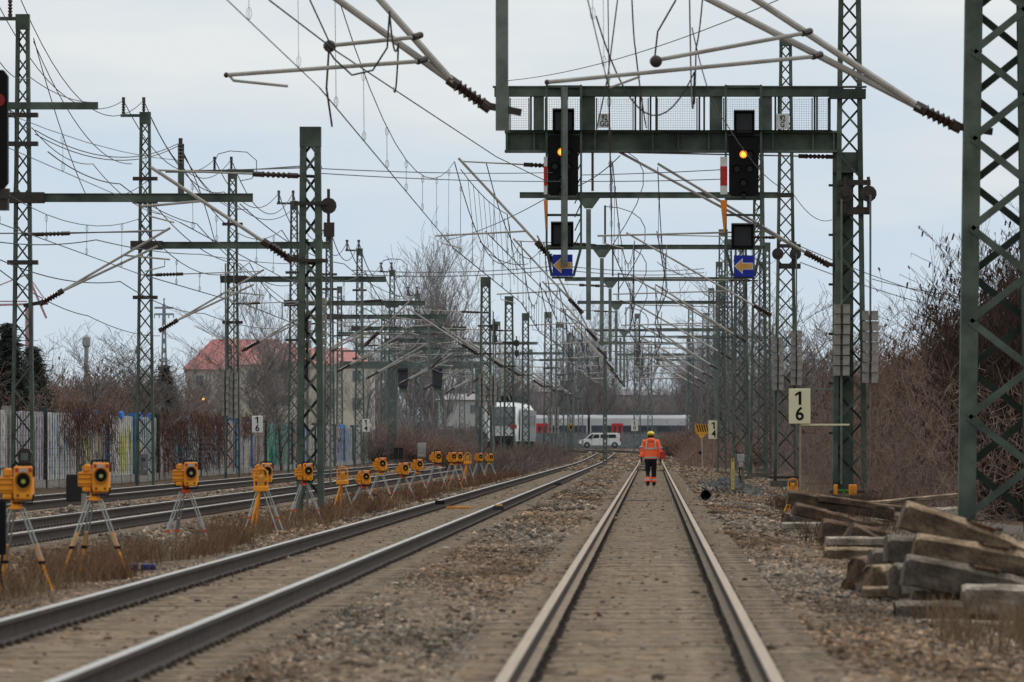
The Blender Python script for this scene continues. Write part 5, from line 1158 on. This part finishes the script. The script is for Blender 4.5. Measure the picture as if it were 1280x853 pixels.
# ------------------------------------------------------------------ warning horns on tripods
org = orange(); orb = mat('orange_dark_rib', (.42,.15,.01)); alu = mat('aluminium_leg', (.40,.40,.38), 0, .4, .5); lens = mat('horn_lens', (.42,.44,.10), 0, .4); rdp = mat('red_orange_clamp', (.62,.08,.02)); blk = black(0)
def make_horn(frame_red=False):
    t = thing('warning_horn', 'orange horn', 'warning horn', (0,0,0))
    hh = .92
    mb = MB(); mb.box(-.015,.165,-.1,.12,hh,hh+.32); h_ = bevel(mb.build('housing', org, t), .022, 3)
    mb = MB(); mb.box(-.175,-.017,-.06,.10,hh+.06,hh+.22); mb.box(-.12,-.05,-.07,.1,hh+.221,hh+.30); mb.box(-.13,-.03,-.05,.1,hh+.005,hh+.058); bevel(mb.build('battery_case', org, t), .015)
    mb = MB()
    for z in (.085,.14,.19): mb.box(-.178,-.014,-.067,-.061,hh+z,hh+z+.012)
    mb.build('rib', orb, t)
    # horn mouth: dark octagonal cone with a glowing lens
    mb = MB(); n = 16; c = (.082, hh+.18); v = []
    ring = lambda r, y: [(c[0]+r*math.cos(2*math.pi*i/n), y, c[1]+r*1.12*math.sin(2*math.pi*i/n)) for i in range(n)]
    vs = ring(.080,-.128)+ring(.073,-.128)+ring(.045,-.06+.0); 
    fs = [(i,(i+1)%n,n+(i+1)%n,n+i) for i in range(n)]+[(n+i,n+(i+1)%n,2*n+(i+1)%n,2*n+i) for i in range(n)]
    mb.add(vs, fs); mb.add(ring(.080,-.128)+ring(.080,-.1), [(i,i+n,(i+1)%n+n,(i+1)%n) for i in range(n)]); mb.build('horn_rim', orb, h_)
    mb = MB(); mb.tube([(c[0],-.1045,c[1]),(c[0],-.1015,c[1])], .072, 16); mb.build('horn_mouth', blk, h_)
    mb = MB(); mb.tube([(c[0]+.002,-.112,c[1]-.005),(c[0]+.002,-.105,c[1]-.005)], .021, 12); mb.build('lens', lens, h_)
    mb = MB()
    for x in (.03,.125): mb.tube([(x,-.106,hh+.04),(x,-.101,hh+.04)], .012, 8)
    mb.build('screw', blk, h_)
    for x in (.005,.135): mb = MB(); mb.box(x,x+.03,-.105,-.1005,hh+.265,hh+.305); mb.build('reflector', mat('reflector_red', (.5,.03,.02)), h_)
    mb = MB(); mb.box(.04,.12,-.105,-.1005,hh+.262,hh+.30); mb.build('label_plate', mat('label_grey', (.45,.42,.38)), h_)
    mb = MB(); mb.tube([(-.03,.0,hh+.30),(-.025,-.03,hh+.335),(0,-.05,hh+.345),(.15,-.05,hh+.345),(.178,-.05,hh+.31),(.178,-.05,hh+.22)], .011, 8); mb.build('guard_bar', blk, t); mb = MB(); mb.tube([(-.02,-.06,hh+.05),(-.02,-.06,hh-.03),(.16,-.06,hh-.03),(.178,-.06,hh+.05)], .011, 8); mb.build('bumper_bar', blk, t); mb = MB(); mb.tube([(-.13,.0,hh+.06),(-.14,-.05,hh+.0),(-.07,-.05,hh-.01)], .009, 6); mb.build('bumper_bar', blk, t); mb = MB(); mb.tube([(-.15,-.05,hh+.23),(-.15,-.06,hh+.29),(-.1,-.06,hh+.305)], .008, 6); mb.build('guard_bar', blk, t)
    top = mat('tripod_red', (.55,.07,.02)) if frame_red else org
    mb = MB(); mb.tube([(0,0,hh-.07),(0,0,hh)], .05, 10); mb.tube([(0,0,hh-.09),(0,0,hh-.065)], .075, 10); mb.build('tripod_head', top, t)
    for (fx, fy) in ((-.34,-.18),(.38,-.10),(-.20,.34)):
        a = Vector((fx*.16, fy*.16, hh-.08)); b = Vector((fx, fy, .0)); m1 = a.lerp(b, .62)
        side = Vector((-(b-a).y, (b-a).x, 0)); side = side.normalized()*.018 if side.length > 1e-4 else Vector((.018,0,0)); side = Vector((.018,0,0))
        mb = MB(); mb.tube([a+side, m1+side], .0095, 8); mb.tube([a-side, m1-side], .0095, 8); lg = mb.build('leg', alu, t)
        mb = MB(); mb.tube([a.lerp(b,.42), b], .013, 8); mb.build('lower_tube', top if not frame_red else alu, lg)
        mb = MB(); mb.box(-.034,.034,-.018,.018,-.016,.016); mb.build('clamp', blk if not frame_red else rdp, lg, tuple(m1)); mb = MB(); mb.tube([b+Vector((0,0,.05)), b], [.016,.008], 8); mb.build('spike', blk, lg)
    return t
def make_frame_horn():
    t = thing('warning_lamp', 'x', 'warning lamp', (0,0,0)); hh = .86
    mb = MB(); mb.tube([(-.11,0,hh),(-.11,0,hh+.2),(-.08,0,hh+.27),(0,0,hh+.30),(.08,0,hh+.27),(.11,0,hh+.2),(.11,0,hh)], .014, 8); mb.tube([(-.05,.0,hh),(-.05,0,hh+.24)], .009, 6); mb.tube([(.05,0,hh),(.05,0,hh+.24)], .009, 6); mb.tube([(-.11,0,hh+.1),(.11,0,hh+.1)], .009, 6); mb.build('cage', org, t)
    mb = MB(); mb.tube([(0,.01,hh),(0,.01,hh+.15),(0,.01,hh+.2)], [.05,.05,.02], 12); mb.build('lamp', mat('amber_dome', (.6,.28,.04), 0, .3), t)
    mb = MB(); mb.box(-.125,.125,-.07,.07,hh-.09,hh); bevel(mb.build('base_box', org, t), .015)
    for (fx, fy) in ((-.22,-.16),(.30,-.05),(-.10,.28)):
        a = Vector((fx*.15, fy*.15, hh-.1)); b = Vector((fx, fy, 0)); mb = MB(); mb.tube([a, a.lerp(b,.5)], .02 if fx < 0 else .011, 8); lg = mb.build('leg', org if fx < 0 else alu, t); mb = MB(); mb.tube([a.lerp(b,.5), b], [.014,.024 if fx < 0 else .012], 8); mb.build('lower_tube', org if fx < 0 else alu, lg)
    return t
hp = {0: make_horn(False), 1: make_horn(True), 2: make_frame_horn()}; used = {0:False,1:False,2:False}
horns = [(20,604,737,0,'leftmost and nearest orange warning horn, cut by the edge beside a grey post'),(118,597,716,0,'second orange horn from the left on yellow footed tripod beside the blue packet'),(232,593,688,1,'orange horn on a slim silver tripod, third from the left'),
 (328,591,670,1,'orange horn behind an orange cage lamp, fourth from the left'),(380,590,652,1,'orange horn standing beside the thick short mast'),(454,597,640,1,'low orange horn right of the lone orange cage lamp'),(475,580.5,637,0,'raised orange horn on yellow footed tripod, highest of the middle ones'),
 (503.5,586,628,1,'orange horn just right of the raised middle one'),(521.5,581,624,0,'orange horn before the wider gap in the row'),(544.6,571.5,606,1,'first orange horn after the gap in the row'),(565,571.5,613,0,'orange horn left of an overlapping pair'),(572.8,571.5,612,1,'orange horn at the back of the overlapping pair'),
 (584.5,574,602,2,'small orange cage lamp in the far end of the row'),(598.4,571.5,603,1,'orange horn next to the left short mast of the two'),(611.6,572,600,0,'last orange horn seen through the left short mast'),
 (326,602,672,2,'orange cage lamp standing in front of the fourth orange horn'),(428,596,652,2,'lone orange cage lamp on thick orange legs right of the thick short mast'),(991,610,628,2,'orange cage lamp behind the far sleeper pile under the cream 16 sign')]
for px, hy, fy, kd, lab in horns:
    if px == 991: Yt = 150; X = (px-CX)*Yt/F; 
    else:
        X = -6.6; Yt = X*F/(px-CX)
        if px == 326: X = -6.55; Yt = 107.2
    z0 = gv(X, Yt); zh = H-(hy-CY)*Yt/F    # wanted height of the head centre
    o = hp[kd] if not used[kd] else copy_tree(hp[kd]); used[kd] = True
    base = (.92+.16) if kd < 2 else .94
    o.location = (X, Yt, z0); s_ = (zh-z0)/base; o.scale = (1.0 if s_ < 1 else s_, 1.0, s_)
    o.rotation_euler = (0,0,random.uniform(-.12,.12)); o['label'] = lab; o['group'] = 'warning horns on tripods along the track' if kd < 2 else 'cage lamps on tripods'
# keep heads square when a tripod is low: only the legs shorten
for o in [o for o in bpy.data.objects if o.name.startswith(('warning_horn','warning_lamp')) and o.type == 'EMPTY']:
    s_ = o.scale.z; hh = .92 if 'horn' in o.name else .86
    if s_ < 1:
        o.scale = (1,1,1); full = hh+(.16 if 'horn' in o.name else .08); new = full*s_-(full-hh)
        for c in kids(o):
            if c.name.startswith('leg'): c.scale = (1,1,max(.35,new/hh))
            else: c.location.z += new-hh

# post and blue packet beside the tripods
t = thing('cable_post', 'grey concrete post with black cable box at the far left among the tripods', 'post', (-6.75, 65.5, -.3))
mb = MB(); mb.box(-.05,.06,-.06,.06,0,1.0); bevel(mb.build('post', concrete(0), t), .01); mb = MB(); mb.box(.063,.14,-.06,.05,.45,1.0); mb.tube([(.1,0,.45),(.08,0,.3),(.1,0,.12)], .012, 6); mb.build('cable_box', blk, t)
t = thing('blue_packet', 'dark blue rolled packet lying in the weeds under the second horn', 'packet', tuple(P(174, 710, 76.5)))
mb = MB(); mb.box(-.2,.2,-.09,.09,-.03,.05); bevel(mb.build('packet', mat('packet_blue', (.012,.025,.10), 0, .5), t), .025); mb = MB(); mb.box(.0,.025,-.094,.094,-.034,.054); mb.build('strap', mat('strap_tan', (.4,.25,.1)), t)
t = thing('relay_box', 'black trackside box on a grey post in front of the left tracks', 'trackside box', ((91-CX)*94/F*1.0, 94, -.25)); X0 = t.location.x
t.location = P(98, 627, 118); mb = MB(); mb.box(-.22,.05,-.1,.1,0,.5); bevel(mb.build('box', mat('box_black', (.018,.018,.02)), t), .02); mb = MB(); mb.box(.055,.15,-.05,.05,-.15,.5); mb.build('post', concrete(0), t)
for px, Y, lab in ((495,300,'small black cabinet left of a pair among the rails'),(501.5,300,'small black cabinet right of a pair among the rails')):
    t = thing('small_cabinet', lab, 'cabinet', tuple(P(px, 574, Y))); mb = MB(); mb.box(-.11,.11,-.1,.1,0,.5); bevel(mb.build('case', mat('box_black', (.018,.018,.02)), t), .02); mb = MB(); mb.box(-.13,.13,-.12,.12,.503,.53); mb.build('lid', blk, t)
t = thing('relay_cabinet', 'pale grey trackside cabinet before the white train', 'cabinet', tuple(P(527, 572, 330))); mb = MB(); mb.box(-.2,.2,-.2,.2,0,.75); bevel(mb.build('case', mat('cab_grey', (.38,.38,.36)), t), .02); mb = MB(); mb.box(-.17,.17,-.212,-.203,.05,.7); mb.build('door', mat('cab_grey', (.38,.38,.36)), t)
t = thing('cable_cabinet', 'grey electrical cabinet fixed on the second left mast', 'cabinet', tuple(P(180, 582, 219.5)))
mb = MB(); mb.box(-.16,.16,-.25,-.02,-.1,.4); bevel(mb.build('case', mat('cab_grey2', (.17,.18,.18), 180), t), .015); mb = MB(); mb.box(-.14,.14,-.25,-.02,-.34,-.14); mb.build('lower_case', mat('cab_grey2', (.17,.18,.18), 180), t); textmesh('32', .14, t, (0,-.262,.2), blk)
t = thing('cable_drum_box', 'dark transformer box fixed low on the nearest left mast', 'cabinet', tuple(P(32, 562, 176)))
mb = MB(); mb.prism([(-.14,-.5),(.14,-.5),(.20,-.1),(.12,.02),(-.12,.02),(-.20,-.1)], -.3, .0); mb.build('case', dark(180), t); mb = MB(); mb.box(-.1,.1,-.31,-.302,-.3,-.1); mb.build('plate', galv(180), t)

# ------------------------------------------------------------------ speed boards
cream = mat('sign_cream', (.72,.66,.44), 0, .5, var=.06); wsign = mat('sign_white', (.66,.66,.62), 0, .5, var=.06)
def board(px0, px1, py0, py1, Y, lines, m, label, pyb, ts, bars_=()):
    k = Y/F; cx_ = (px0+px1)/2; t = thing('number_board', label, 'sign', tuple(P(cx_, pyb, Y)))
    z = lambda py: (pyb-py)*k
    hw = (px1-px0)/2*k; mb = MB(); mb.box(-hw,hw,-.015,.015,z(py1),z(py0)); o = bevel(mb.build('board', m, t), .02)
    signdigits(lines[0], lines[1] if len(lines) > 1 else '', ts*k*1.05, t, (z(py0)+z(py1))/2, blk) if len(lines) > 1 else textmesh(lines[0], ts*k, t, (0,-.02,(z(py0)+z(py1))/2), blk, sx=.9)
    rod('post', [(.02,.04,0),(.02,.04,z(py0))], .025 if Y < 200 else .03, t, mat('tan_post', (.35,.30,.2)) if m == cream else galv(Y))
    for (a, b, py) in bars_:
        mb = MB(); mb.bar(((a-cx_)*k,.05,z(py)),((b-cx_)*k,.05,z(py)),.045,.03); mb.build('support_bar', m if m == cream and py > 520 else galv(Y), t)
board(986,1013,486,530,167,('1','6'),cream,'cream board reading 1 over 6 beside the gantry mast',612,22,((1014,1042,486.5),(1000,1062,531)))
board(885.5,899,526,549,330,('1','4'),cream,'small cream board reading 1 over 4 at the foot of the right masts',577,11.5)
board(315,328.5,520,541,232,('1','6'),wsign,'white board reading 1 over 6 in front of the green graffiti',592,11)
board(453,462,524,540,300,('1','4'),wsign,'small white board reading 1 over 4 at the end of the graffiti wall',580,8.5)
board(789,797.5,526,539,545,('1','0'),wsign,'small white board reading 1 over 0 left of the worker',566,6.5)
board(709,717,523,531,560,('5',),wsign,'small square board above the yellow triangle beside the van',566,7)
for px, py, Y, lab in ((713.5,535,560,'yellow downward triangle on a post left of the white van'),(600,535,420,'yellow downward triangle left of the white train')):
    k = Y/F; t = thing('warning_triangle', lab, 'sign', tuple(P(px, 568, Y))); z = (568-py)*k; w_ = 5*k if px > 650 else 3.2*k
    mb = MB(); mb.prism([(-w_,z+w_*.85),(w_,z+w_*.85),(0,z-w_*.95)], -.02, .02); mb.build('plate', mat('sign_yellow', (.72,.42,.03)), t); mb = MB(); mb.prism([(-w_*.25,z-w_*.3),(w_*.25,z-w_*.3),(w_*.25,z+w_*.5),(-w_*.25,z+w_*.5)], -.03, -.022); mb.build('symbol', blk, t); rod('post', [(0,.05,0),(0,.05,z+w_)], .035, t, galv(300))
# striped marker
k = 345/F; t = thing('striped_marker', 'orange and black striped board on twin posts right of the worker', 'sign', tuple(P(878, 583, 345)))
mb = MB(); z = lambda py: (583-py)*k; mb.prism([(-9*k,z(530)),(8*k,z(531)),(7*k,z(541)),(-1*k,z(549)),(-9*k,z(540))], -.02, .02); bd = mb.build('board', mat('marker_orange', (.72,.35,.05)), t)
for i, x in enumerate((-8,-5,-2,1,4)):
    mb = MB(); mb.prism([(x*k,z(531)),((x+1.5)*k,z(531)),((x+4)*k,z(540)),((x+2.5)*k,z(540))], -.026, -.022); mb.build('stripe', blk, bd)
rod('post', [(-6*k,.05,0),(-6*k,.05,z(535))], .035, t, mat('rusty_post', (.25,.12,.07))); rod('post', [(0,.05,-.1),(-1*k,.05,z(540))], .04, t, mat('pale_post', (.4,.34,.28))); mb = MB(); mb.ball((-3*k,0,z(566)), .09, 8, 6); mb.build('lamp', blk, t)
mb = MB(); mb.box(-9*k,-1*k,.03,.06,z(567),z(566)); mb.build('crossbar', mat('rusty_post', (.25,.12,.07)), t)
# yellow post, box and post lamps on the right
t = thing('marker_post', 'slim yellow marker post with black ticks left of the lattice masts', 'post', tuple(P(916, 612, 190))); k = 190/F
mb = MB(); mb.box(-2*k,2*k,-.03,.03,0,39*k); pb = mb.build('post', mat('post_yellow', (.62,.50,.16)), t); textmesh('F', .12, pb, (0,-.035,36*k), blk)
for i in range(5): mb = MB(); mb.box(-.5*k,.5*k,-.034,-.031,(4+i*5)*k,(5+i*5)*k); mb.build('tick_mark', blk, pb)
t = thing('signal_box', 'small grey cable box on a pipe post beside the yellow marker post', 'trackside box', tuple(P(926, 610, 195))); k = 195/F
mb = MB(); mb.box(-4.5*k,4.5*k,-.1,.1,33*k,42*k); bevel(mb.build('case', mat('cab_light', (.36,.37,.36)), t), .015); mb = MB(); mb.box(-2.5*k,3*k,-.12,.08,26*k,32.5*k); mb.build('lower_case', mat('cab_light', (.36,.37,.36)), t); rod('pipe', [(2*k,0,0),(2*k,0,26*k)], .04, t, galv(0)); rod('cable', [(-1*k,0,26*k),(-2*k,0,18*k),(0,0,10*k),(1.5*k,0,3*k)], .02, t, blk)
t = thing('yellow_cabinet', 'pair of small yellow boxes on the foot of the gantry mast', 'trackside box', tuple(P(1057, 622, 165))); k = 165/F
for a, b in ((-15,-10),(4,14)): mb = MB(); mb.box(a*k,b*k,-.1,.08,3*k,16*k); bevel(mb.build('case', org, t), .02)
mb = MB(); mb.bar((-9*k,0,9*k),(4*k,0,9*k),.05,.04); mb.bar((-2*k,0,0),(-2*k,0,9*k),.04,.04); mb.build('green_frame', mat('bright_green', (.05,.35,.07)), t)
mb = MB(); mb.ball((-13*k,.2,5*k), .02, 5,4); mb.build('knob', blk, t)
t = thing('black_bucket', 'black plastic bucket lying on the ballast right of the rails', 'bucket', tuple(P(884.5, 625, 158))); 
mb = MB(); mb.tube([(-.05,-.12,.11),(.0,.16,.13)], [.13,.10], 14, False); mb.tube([(.0,.155,.13),(.0,.165,.13)], .10, 14); bu = mb.build('pail', blk, t); rod('handle', [(-.18,-.12,.11),(-.2,-.25,.02),(.0,-.26,.0),(.1,-.13,.1)], .008, bu, dark(0), 6)
for px, py, Y, c, lab in ((623,634,125,(.6,.33,.08),'small orange track device clamped beside the left rail, nearer one'),(697,604,185,(.12,.10,.09),'dark clamp beside the left track rail further on'),(550,627,128,(.012,.012,.012),'black plate lying by the far rail of the left track'),(573,635,124,(.60,.25,.05),'orange plank lying between the rails of the left track'),(700,572,470,(.6,.35,.06),'far yellow box beside the rails left of the van')):
    t = thing('track_device', lab, 'track device', tuple(P(px, py, Y))); k = Y/F
    if 'plank' in lab: mb = MB(); mb.box(-15*k,15*k,-.06,.06,-.02,.03); bevel(mb.build('plank', mat('plank_orange', c), t), .01)
    else:
        w_ = {623:7,697:4,550:6,700:4}[px]; mb = MB(); mb.box(-w_*k,w_*k,-.12,.12,-.06,.02 if px != 700 else .12); bevel(mb.build('body', mat('device_dark', (.03,.028,.026)) if px != 550 else blk, t), .01)
        if px in (623,700): mb = MB(); mb.box(-w_*.7*k,w_*.7*k,-.11,.11,.023,.05) if px == 623 else mb.box(-w_*.7*k,w_*.7*k,-.11,.11,.123,.2); mb.build('cover', mat('device_orange', (.62,.33,.08)), t)
def cable(pts, label): return wire([P(*p) for p in pts], label, r=.018, sag=0, n=5, m=blk, group='cables lying on the ballast')
def gcable(pl, label, r=.018):
    out_ = []
    for x, y in pl: out_.append((x, y, gv(x, y)+.035))
    mb = MB(); o0 = Vector(out_[0]); mb.tube([Vector(p)-o0 for p in out_], r, 6); return tag(mb.build('ground_cable', blk, None, o0), label, 'cable', 'cables lying on the ballast')
def wob(x0, y0, x1, y1, a=.12, n=9): return [(x0+(x1-x0)*i/n+random.uniform(-a,a), y0+(y1-y0)*i/n+random.uniform(-a,a)*5) for i in range(n+1)]
gcable(wob(-2.95,137,-1.6,142), 'black cable leading off the orange track device'); gcable(wob(-2.7,186,-.95,180), 'black cable crossing the ballast left of the worker'); gcable(wob(1.0,200,2.6,190), 'cable on the ballast right of the worker'); gcable(wob(-1.9,163,-.9,167), 'short cable near the left rail'); gcable(wob(.75,150,2.6,142,.08), 'cable winding toward the black bucket'); gcable(wob(.85,66,1.9,61,.05), 'thin cable beside the right rail in the foreground', .008); gcable(wob(2.0,135,3.4,120,.2), 'cable snaking along the right shoulder', .03)
mb = MB(); rr = random.Random(3)
for i in range(34):
    a = rr.uniform(0,6.28); x, y = rr.uniform(-.6,.6), rr.uniform(-3,3); l_ = rr.uniform(.15,.5); mb.bar((x,y,rr.uniform(0,.12)), (x+l_*math.cos(a),y+l_*2*math.sin(a),rr.uniform(.02,.25)), .05, .02)
o = mb.build('debris', [mat('debris_mix', (.30,.26,.22), 0, .9, c2=(.03,.03,.03), scale=2)], None, (2.2, 190, gv(2.2,190))); tag(o, 'tangled rubbish on the ballast right of the worker', 'rubbish')
mb = MB()
for i in range(26):
    x, y = rr.uniform(-.62,.62), rr.uniform(-1.2,1.2); mb.ball((x-.07,y,.0), rr.uniform(.03,.07), 6, 4, (1.3,1,.6))
# ridge of dark ballast across the track
tag(mb.build('dark_clods', mat('dark_clod', (.06,.047,.036)), None, (0,161,-.19)), 'dark clods in a line across the centre track', None, None, 'stuff')

# ------------------------------------------------------------------ piles of old sleepers
def smat(nm, c, c2):
    m = mat(nm, c, 0, .95, c2=c2, scale=3.0, bump=1.0, stretch=(.7,2.2,2.2)); nt = m.node_tree; N = nt.nodes; L = nt.links; b = N['Principled BSDF']
    src = b.inputs['Base Color'].links[0].from_socket; tc = N['Texture Coordinate']
    n2 = N.new('ShaderNodeTexNoise'); n2.inputs['Scale'].default_value = 24; n2.inputs['Detail'].default_value = 6; L.new(tc.outputs['Object'], n2.inputs['Vector'])
    n3 = N.new('ShaderNodeTexNoise'); n3.inputs['Scale'].default_value = 1.4; n3.inputs['Detail'].default_value = 5; n3.inputs['Roughness'].default_value = .7; L.new(tc.outputs['Object'], n3.inputs['Vector'])
    c3 = N.new('ShaderNodeValToRGB'); c3.color_ramp.elements[0].position = .38; c3.color_ramp.elements[0].color = (.42,.38,.33,1); c3.color_ramp.elements[1].position = .60; c3.color_ramp.elements[1].color = (1.2,1.15,1.1,1); L.new(n3.outputs['Fac'], c3.inputs[0])
    c4 = N.new('ShaderNodeValToRGB'); c4.color_ramp.elements[0].position = .35; c4.color_ramp.elements[0].color = (.6,.6,.6,1); c4.color_ramp.elements[1].position = .6; L.new(n2.outputs['Fac'], c4.inputs[0])
    src2 = src
    for c_ in (c3, c4):
        mx = N.new('ShaderNodeMix'); mx.data_type = 'RGBA'; mx.blend_type = 'MULTIPLY'; mx.inputs[0].default_value = 1; L.new(src2, mx.inputs[6]); L.new(c_.outputs[0], mx.inputs[7]); src2 = mx.outputs[2]
    L.new(src2, b.inputs['Base Color']); return m
SMT = {'tan': smat('sleeper_tan', (.42,.32,.215), (.15,.105,.07)), 'grey': smat('sleeper_grey', (.23,.20,.165), (.08,.066,.05)), 'pale': smat('sleeper_pale', (.48,.43,.36), (.20,.17,.13)), 'brown': smat('sleeper_brown', (.20,.135,.09), (.075,.05,.036)), 'rust': smat('sleeper_rust', (.36,.19,.10), (.16,.09,.055))}
SDK = {'tan': smat('shaded_tan', (.17,.125,.082), (.06,.042,.028)), 'grey': smat('shaded_grey', (.12,.10,.08), (.045,.036,.027)), 'pale': smat('shaded_pale', (.30,.265,.22), (.12,.10,.08)), 'brown': smat('shaded_brown', (.11,.075,.05), (.04,.027,.019))}  # shade of sides, bottoms and ends painted into a darker colour
rust = smat('pad_rust', (.22,.13,.08), (.10,.06,.04))
def old_sleeper(px, py, Y, yaw, pitch, L0, c, label, w_=.29, h_=.245, roll=0, pads=True):
    t = thing('old_sleeper', label, 'railway sleeper', tuple(P(px, py, Y)), 0, 'old sleepers in the heaps on the right'); t.rotation_euler = (roll, -pitch, yaw)
    rr = random.Random(int(px*7+py)); mb = MB()
    secs = [(0,.92,.93),(.03,.99,1),(.55,1,1),(.60,.99,.93),(.95,.96,.93),(1.05,.9,.84),(1.45,.9,.84),(1.6,.96,.93),(L0-.6,.99,.93),(L0-.55,1,1),(L0-.03,.99,1),(L0,.92,.93)]
    secs = [s for s in secs if s[0] <= L0]; secs = [tuple(secs[i][q]+(secs[i+1][q]-secs[i][q])*u/4 for q in range(3)) for i in range(len(secs)-1) for u in range(4)]+[secs[-1]]; vs = []; fs = []; n = 8
    for x, a, b in secs:
        j = lambda: rr.uniform(-.004,.004)
        W_, T_ = w_/2*a, h_*b; c_ = .05*min(1, h_/.2)
        for y, z in ((-W_,-h_),(-W_*.82,-h_+T_-c_),(-W_*.82+c_,-h_+T_),(W_*.82-c_,-h_+T_),(W_*.82,-h_+T_-c_),(W_,-h_),(W_*.9,-h_-.01),(-W_*.9,-h_-.01)): vs.append((x+j(), y+j(), z+j()))
    mi_ = []
    for i in range(len(secs)-1):
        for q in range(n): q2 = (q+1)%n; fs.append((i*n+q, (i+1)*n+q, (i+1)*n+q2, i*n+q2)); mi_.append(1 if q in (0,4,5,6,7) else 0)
    fs.append(tuple(range(n))); fs.append(tuple((len(secs)-1)*n+q for q in range(n-1,-1,-1))); mi_ += [1,1]; mb.add(vs, fs); mb.mi = mi_
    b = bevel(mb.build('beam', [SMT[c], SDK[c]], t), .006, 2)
    if pads:
        for x in (.72,):
            mb = MB(); mb.box(x-.12,x+.12,-w_*.36,w_*.36,-.02,.004); bevel(mb.build('rail_pad', rust, t), .006)
            mb = MB()
            for y in (-.07,.07): mb.tube([(x-.14,y,-.01),(x-.14,y,.02)], .022, 8); mb.tube([(x+.16,y,-.01),(x+.16,y,.02)], .022, 8)
            mb.build('bolt_hole', dark(0), t)
    return t
R = math.radians
L = [
(1133,625,57.0,6,-18,2.6,'tan',.25,.29,'tan concrete sleeper tilted on top of the nearest heap',1),
(1145,666,56.7,4,-9,2.6,'tan',.22,.29,'tan sleeper directly under the tilted top one',1),
(1108,668,58.4,8,-3,1.6,'grey',.24,.28,'short dark ended sleeper poking out left of the nearest heap',0),
(1133,692,56.4,4,-10,2.6,'grey',.27,.30,'grey mossy sleeper in the middle of the nearest heap',1),
(1139,733,56.9,3,-1,1.3,'grey',.14,.28,'thin level grey sleeper in the third layer of the nearest heap',0),
(1132,751,56.1,2,0,.50,'grey',.19,.28,'block shaped sleeper end at the lower left of the nearest heap',0),
(1155,752,57.2,2,0,2.2,'brown',.18,.26,'dark brown sleeper behind the lowest blocks of the nearest heap',0),
(1202,730,56.2,2,-1,2.2,'pale',.26,.28,'pale sleeper with bolt holes low in the nearest heap',0),
(1144,774,55.6,2,-1,2.6,'pale',.10,.26,'whitish sleeper lying on the ground at the bottom of the nearest heap',0),
(1091,707,61.5,78,0,2.2,'tan',.22,.29,'tan sleeper end facing the camera left of the nearest heap',0),
(1072,697,63.5,74,1,1.8,'brown',.24,.26,'brownish sleeper end behind the tan one left of the heap',0),
(1118,703,60,80,0,1.4,'grey',.30,.13,'narrow upright grey block against the nearest heap',0),
(1088,686,62.5,12,-2,1.4,'grey',.16,.26,'grey sleeper behind the gap left of the nearest heap',0),
(1077,733,61.5,3,0,.62,'tan',.10,.28,'low sleeper stub on the ballast left of the nearest heap',0),
(1060,723,65,85,0,.8,'brown',.14,.16,'small brown end block at the far left of the nearest heap',0),
(1029,648,88,12,-10,1.0,'brown',.26,.28,'brown sleeper at the top left of the middle heap',0),
(1066,653,87,24,-28,1.9,'brown',.22,.28,'steeply tilted brown sleeper in the middle heap',0),
(1050,662,89,10,-12,2.2,'brown',.2,.26,'brown sleeper under the steep one in the middle heap',0),
(1032,671,86,10,0,1.4,'pale',.11,.28,'pale flat sleeper under the brown ones of the middle heap',0),
(1030,684,85,6,0,1.6,'tan',.16,.28,'lowest tan sleeper of the middle heap',0),
(1062,676,89,14,2,2.4,'grey',.22,.28,'grey sleeper deep in the middle heap',0),
(1025,631,118,8,4.6,2.6,'tan',.075,.26,'long pale plank lying on top of the far heap',0),
(1047,636,117,3,1,2.6,'pale',.17,.28,'pale concrete sleeper with holes in the far heap',0),
(1062,647,114,3,0,2.4,'grey',.15,.28,'grey sleeper below the pale ones in the far heap',0),
(986,612,112,8,-9,1.9,'brown',.24,.28,'dark brown sleeper at the left end of the far heap',0),
(994,628,108,22,-12,2.0,'brown',.2,.26,'brown sleeper sloping down in front of the far heap',0),
(983,641,110,60,0,.9,'grey',.24,.26,'small upright grey block left of the far heap',0),
(1022,618,112,12,-7,2.2,'brown',.12,.26,'thin brown sleeper between the far heap and the gantry mast',0),
(977,653,104,2,0,1.0,'pale',.10,.26,'low pale sleeper on the ballast edge left of the heaps',0)]
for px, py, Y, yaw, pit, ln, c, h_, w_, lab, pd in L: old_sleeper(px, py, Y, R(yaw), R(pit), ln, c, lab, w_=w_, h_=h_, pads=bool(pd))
# soil mound under the middle and far heaps
mb = MB(); nx_, ny_ = 26, 40; vs = []; fs = []
rr = random.Random(9)
for j in range(ny_):
    for i in range(nx_):
        x = 2.0+i*.24; y = 58+j*1.9; e_ = math.sin(math.pi*min(1,max(0,i/(nx_-1))))*math.sin(math.pi*j/(ny_-1))**.6
        vs.append((x, y, gv(x,y)-.06+.42*e_*min(1,i/6)+rr.uniform(-.03,.03)*e_))
for j in range(ny_-1):
    for i in range(nx_-1): fs.append((j*nx_+i, j*nx_+i+1, (j+1)*nx_+i+1, (j+1)*nx_+i))
mb.add(vs, fs); tag(mb.build('soil_mound', mat('soil', (.085,.062,.045), 0, .95, c2=(.04,.028,.02), scale=5, bump=1)), 'low earth mound under the sleeper heaps', None, None, 'structure')
